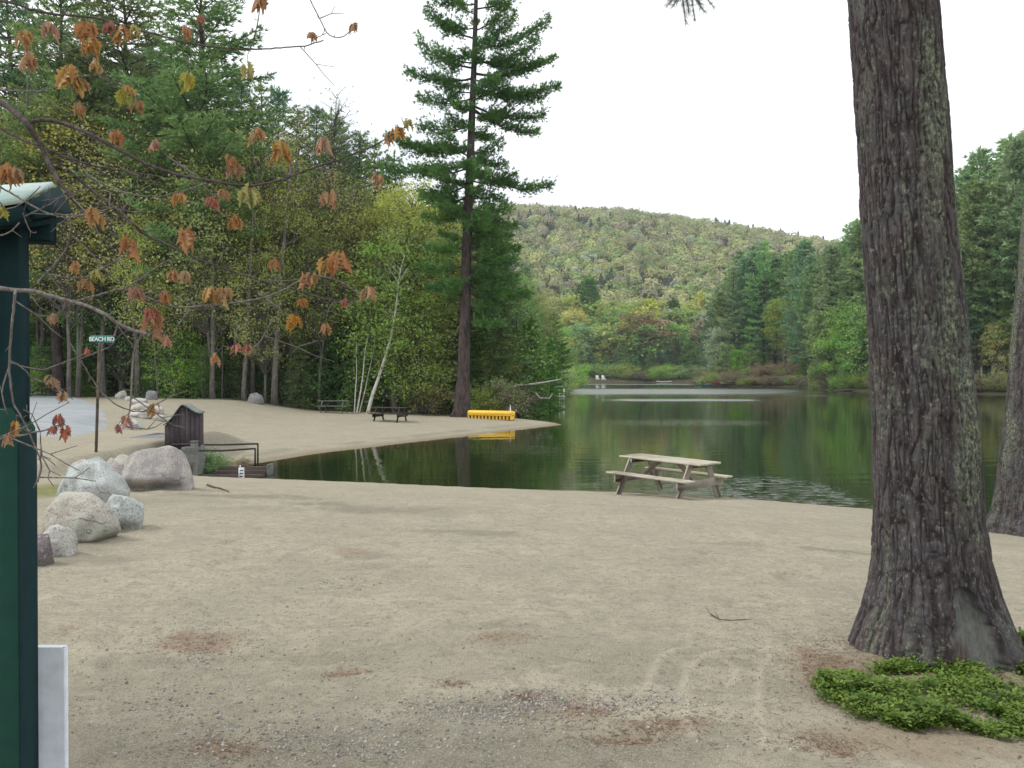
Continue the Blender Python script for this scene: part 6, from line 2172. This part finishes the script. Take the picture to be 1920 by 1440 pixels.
    for k in range(46):
        a = allp[rng.integers(len(allp))]
        ang = rng.uniform(-1.2, 1.0) if rng.random() < .75 else rng.uniform(1.8, 4.2)
        L = rng.uniform(.06, .22)
        e = a + np.array([math.cos(ang), rng.normal() * .4, math.sin(ang)]) * L
        m_ = (a + e) / 2 + rng.normal(size=3) * .012
        P = np.array([a, a * .6 + m_ * .4, m_, m_ * .5 + e * .5 + rng.normal(size=3) * .004, e])
        mb = MB(); mb.tube(P, np.linspace(.0022, .0010, 5), 5)
        f = m_ + np.array([math.cos(ang + .7), 0, math.sin(ang + .7)]) * L * .35
        mb.tube(np.array([m_, (m_ + f) / 2, f]), [.0013, .001, .0009], 4)
        mb.part('twig', M_br, t, True)
    mb = MB(); mb.tube([(0, 0, -.3), (.02, .0, 1), (0, 0, 2.2), (.05, 0, 3.6), (.1, .1, 5)], [.085, .07, .055, .04, .02], 10); mb.part('trunk', M_br2, t, True)
    # leaves ----------------------------------------------------
    half = np.array([(0, .0), (.10, .07), (.20, .24), (.26, .12), (.40, .36), (.47, .16), (.62, .30), (.72, .12), (.86, .10), (1, 0)])
    def leaf(o, dirv, L, roll):
        """folded lobed leaf hanging from o along dirv"""
        dirv = unit(dirv)
        s = unit(np.cross(dirv, [math.cos(roll), math.sin(roll), .2]))
        nrm = np.cross(s, dirv)
        m = len(half)
        mid_ = o + dirv * (half[:, :1] * L) + nrm * (np.sin(half[:, :1] * 2.4) * L * rng.uniform(-.15, .15))
        V, F = [mid_], []
        for sg in (-1, 1):
            fold = rng.uniform(.7, 1.25)
            lat = (s * sg * math.cos(fold) + nrm * math.sin(fold)) * half[:, 1:] * L * rng.uniform(.8, 1.15)
            V.append(mid_ + lat)
        V = np.vstack(V)
        for k in range(m - 1):
            F.append([k, k + 1, m + k + 1, m + k]); F.append([k + 1, k, 2 * m + k, 2 * m + k + 1])
        return V, np.array(F)
    LC = [(45, 80, 'o', 40), (55, 118, 'o', 44), (98, 62, 'o', 34), (172, 62, 'o', 44), (172, 90, 'y', 40), (184, 132, 'y', 36), (207, 58, 'r', 24), (232, 68, 'y', 40), (256, 62, 'g', 26), (135, 152, 'y', 56), (152, 160, 'o', 36), (347, 64, 'o', 30), (356, 160, 'g', 42), (465, 135, 'g', 34),
          (488, 10, 'o', 42), (148, 206, 'o', 30), (262, 202, 'o', 30), (218, 262, 'o', 34), (290, 278, 'r', 28), (20, 328, 'o', 44), (34, 330, 'o', 30), (175, 410, 'o', 44), (345, 450, 'o', 52), (248, 472, 'o', 56), (440, 322, 'o', 36), (432, 306, 'o', 28), (478, 258, 'y', 36), (490, 254, 'o', 22), (527, 288, 'y', 46),
          (608, 275, 'o', 40), (468, 368, 'g', 46), (618, 375, 'o', 38), (338, 374, 'y', 30), (400, 382, 'r', 26), (516, 496, 'o', 24), (572, 525, 'o', 34), (586, 524, 'y', 26), (614, 500, 'y', 36), (637, 495, 'o', 48), (565, 570, 'o', 24), (552, 605, 'y', 36), (690, 553, 'y', 34), (648, 568, 'r', 18), (610, 618, 'o', 26),
          (258, 552, 'o', 34), (308, 560, 'o', 28), (394, 556, 'y', 38), (422, 560, 'y', 42), (347, 520, 'o', 26), (325, 518, 'o', 24), (287, 612, 'o', 52), (283, 590, 'r', 28), (310, 640, 'r', 26), (165, 540, 'o', 32), (140, 502, 'y', 26), (182, 518, 'g', 26), (405, 674, 'o', 26), (442, 654, 'r', 24), (465, 655, 'r', 20),
          (162, 660, 'r', 18), (98, 718, 'o', 28), (118, 746, 'o', 26), (110, 790, 'r', 26), (122, 812, 'r', 32), (98, 806, 'r', 22), (236, 792, 'r', 26), (222, 806, 'r', 22), (290, 770, 'y', 30), (30, 806, 'y', 32), (14, 826, 'y', 28), (742, 252, 'y', 36), (766, 236, 'g', 26), (728, 264, 'o', 26), (586, 72, 'o', 22), (664, 56, 'o', 24),
          (710, 340, 'o', 28), (442, 418, 'o', 30), (212, 50, 'r', 20), (420, 368, 'o', 24), (240, 175, 'y', 30), (235, 188, 'g', 34), (6, 400, 'g', 26), (100, 600, 'o', 26), (378, 40, 'r', 20)]
    W0 = np.array(tb)
    for px, py, c, size in LC:
        best = None
        for d in (2.6,):
            # nearest branch point as seen from the camera
            scr = np.stack([CX + FPX * (allp[:, 0] + W0[0]) / (allp[:, 1] + W0[1]), HY - FPX * (allp[:, 2] + W0[2] - EYE) / (allp[:, 1] + W0[1])], 1)
            q = np.hypot(scr[:, 0] - px, scr[:, 1] - (py - size * .45))
            j = int(np.argmin(q))
        a = allp[j]
        d = a[1] + W0[1]
        topp = W(px, py - size * .45, d)
        mb = MB()
        mid_ = (a + topp) / 2 + np.array([0, 0, .01]) + rng.normal(size=3) * .006
        mb.tube(np.stack([a, mid_, topp]), [.0016, .0014, .0012], 5)
        stem_f = MB()
        stem_f.V, stem_f.F, stem_f.n = mb.V, mb.F, mb.n
        V0 = np.vstack(mb.V); F0 = {k: np.vstack(v) for k, v in mb.F.items()}
        Ls, off = [V0], len(V0)
        FL = []
        nl = int(rng.integers(9, 14))
        L0 = size * d / FPX * .88
        for k in range(nl):
            az = rng.uniform(0, 6.28)
            dv = np.array([math.cos(az) * .34, math.sin(az) * .34, -1 + rng.uniform(-.2, .25)])
            o = topp + np.array([math.cos(az), math.sin(az), 0]) * L0 * .14 + np.array([0, 0, rng.uniform(-.25, .15)]) * L0
            V, F = leaf(o, dv, L0 * rng.uniform(.6, 1.1), rng.uniform(0, 6.28))
            Ls.append(V); FL.append(F + off); off += len(V)
        faces = list(F0.values()) + [np.vstack(FL)]
        me = mesh_np('leaf_cluster', np.vstack(Ls), faces, False, mats=[0] * len(F0) + [1])
        me.materials.append(M_br); me.materials.append(LEAFM[c])
        o = bpy.data.objects.new('leaf_cluster', me); COL.objects.link(o); o.parent = t
maple()
finalize_labels()

# ------------------------------------------------------------------ the air: a trace of haze
def haze():
    x0, x1, y0, y1, z0, z1 = -420, 620, -60, 1500, -4, 260
    me = MB().box(((x0 + x1) / 2, (y0 + y1) / 2, (z0 + z1) / 2), (x1 - x0, y1 - y0, z1 - z0)).mesh('haze')
    m = bpy.data.materials.new('haze_air'); m.use_nodes = True
    n = m.node_tree.nodes; n.clear()
    o = n.new('ShaderNodeOutputMaterial'); v = n.new('ShaderNodeVolumePrincipled')
    v.inputs['Color'].default_value = (.86, .93, 1, 1)
    v.inputs['Density'].default_value = HAZE
    v.inputs['Anisotropy'].default_value = .3
    m.node_tree.links.new(v.outputs[0], o.inputs['Volume'])
    link('haze', me, [m], kind='stuff', label='thin pale air haze softening the far hill')
haze()
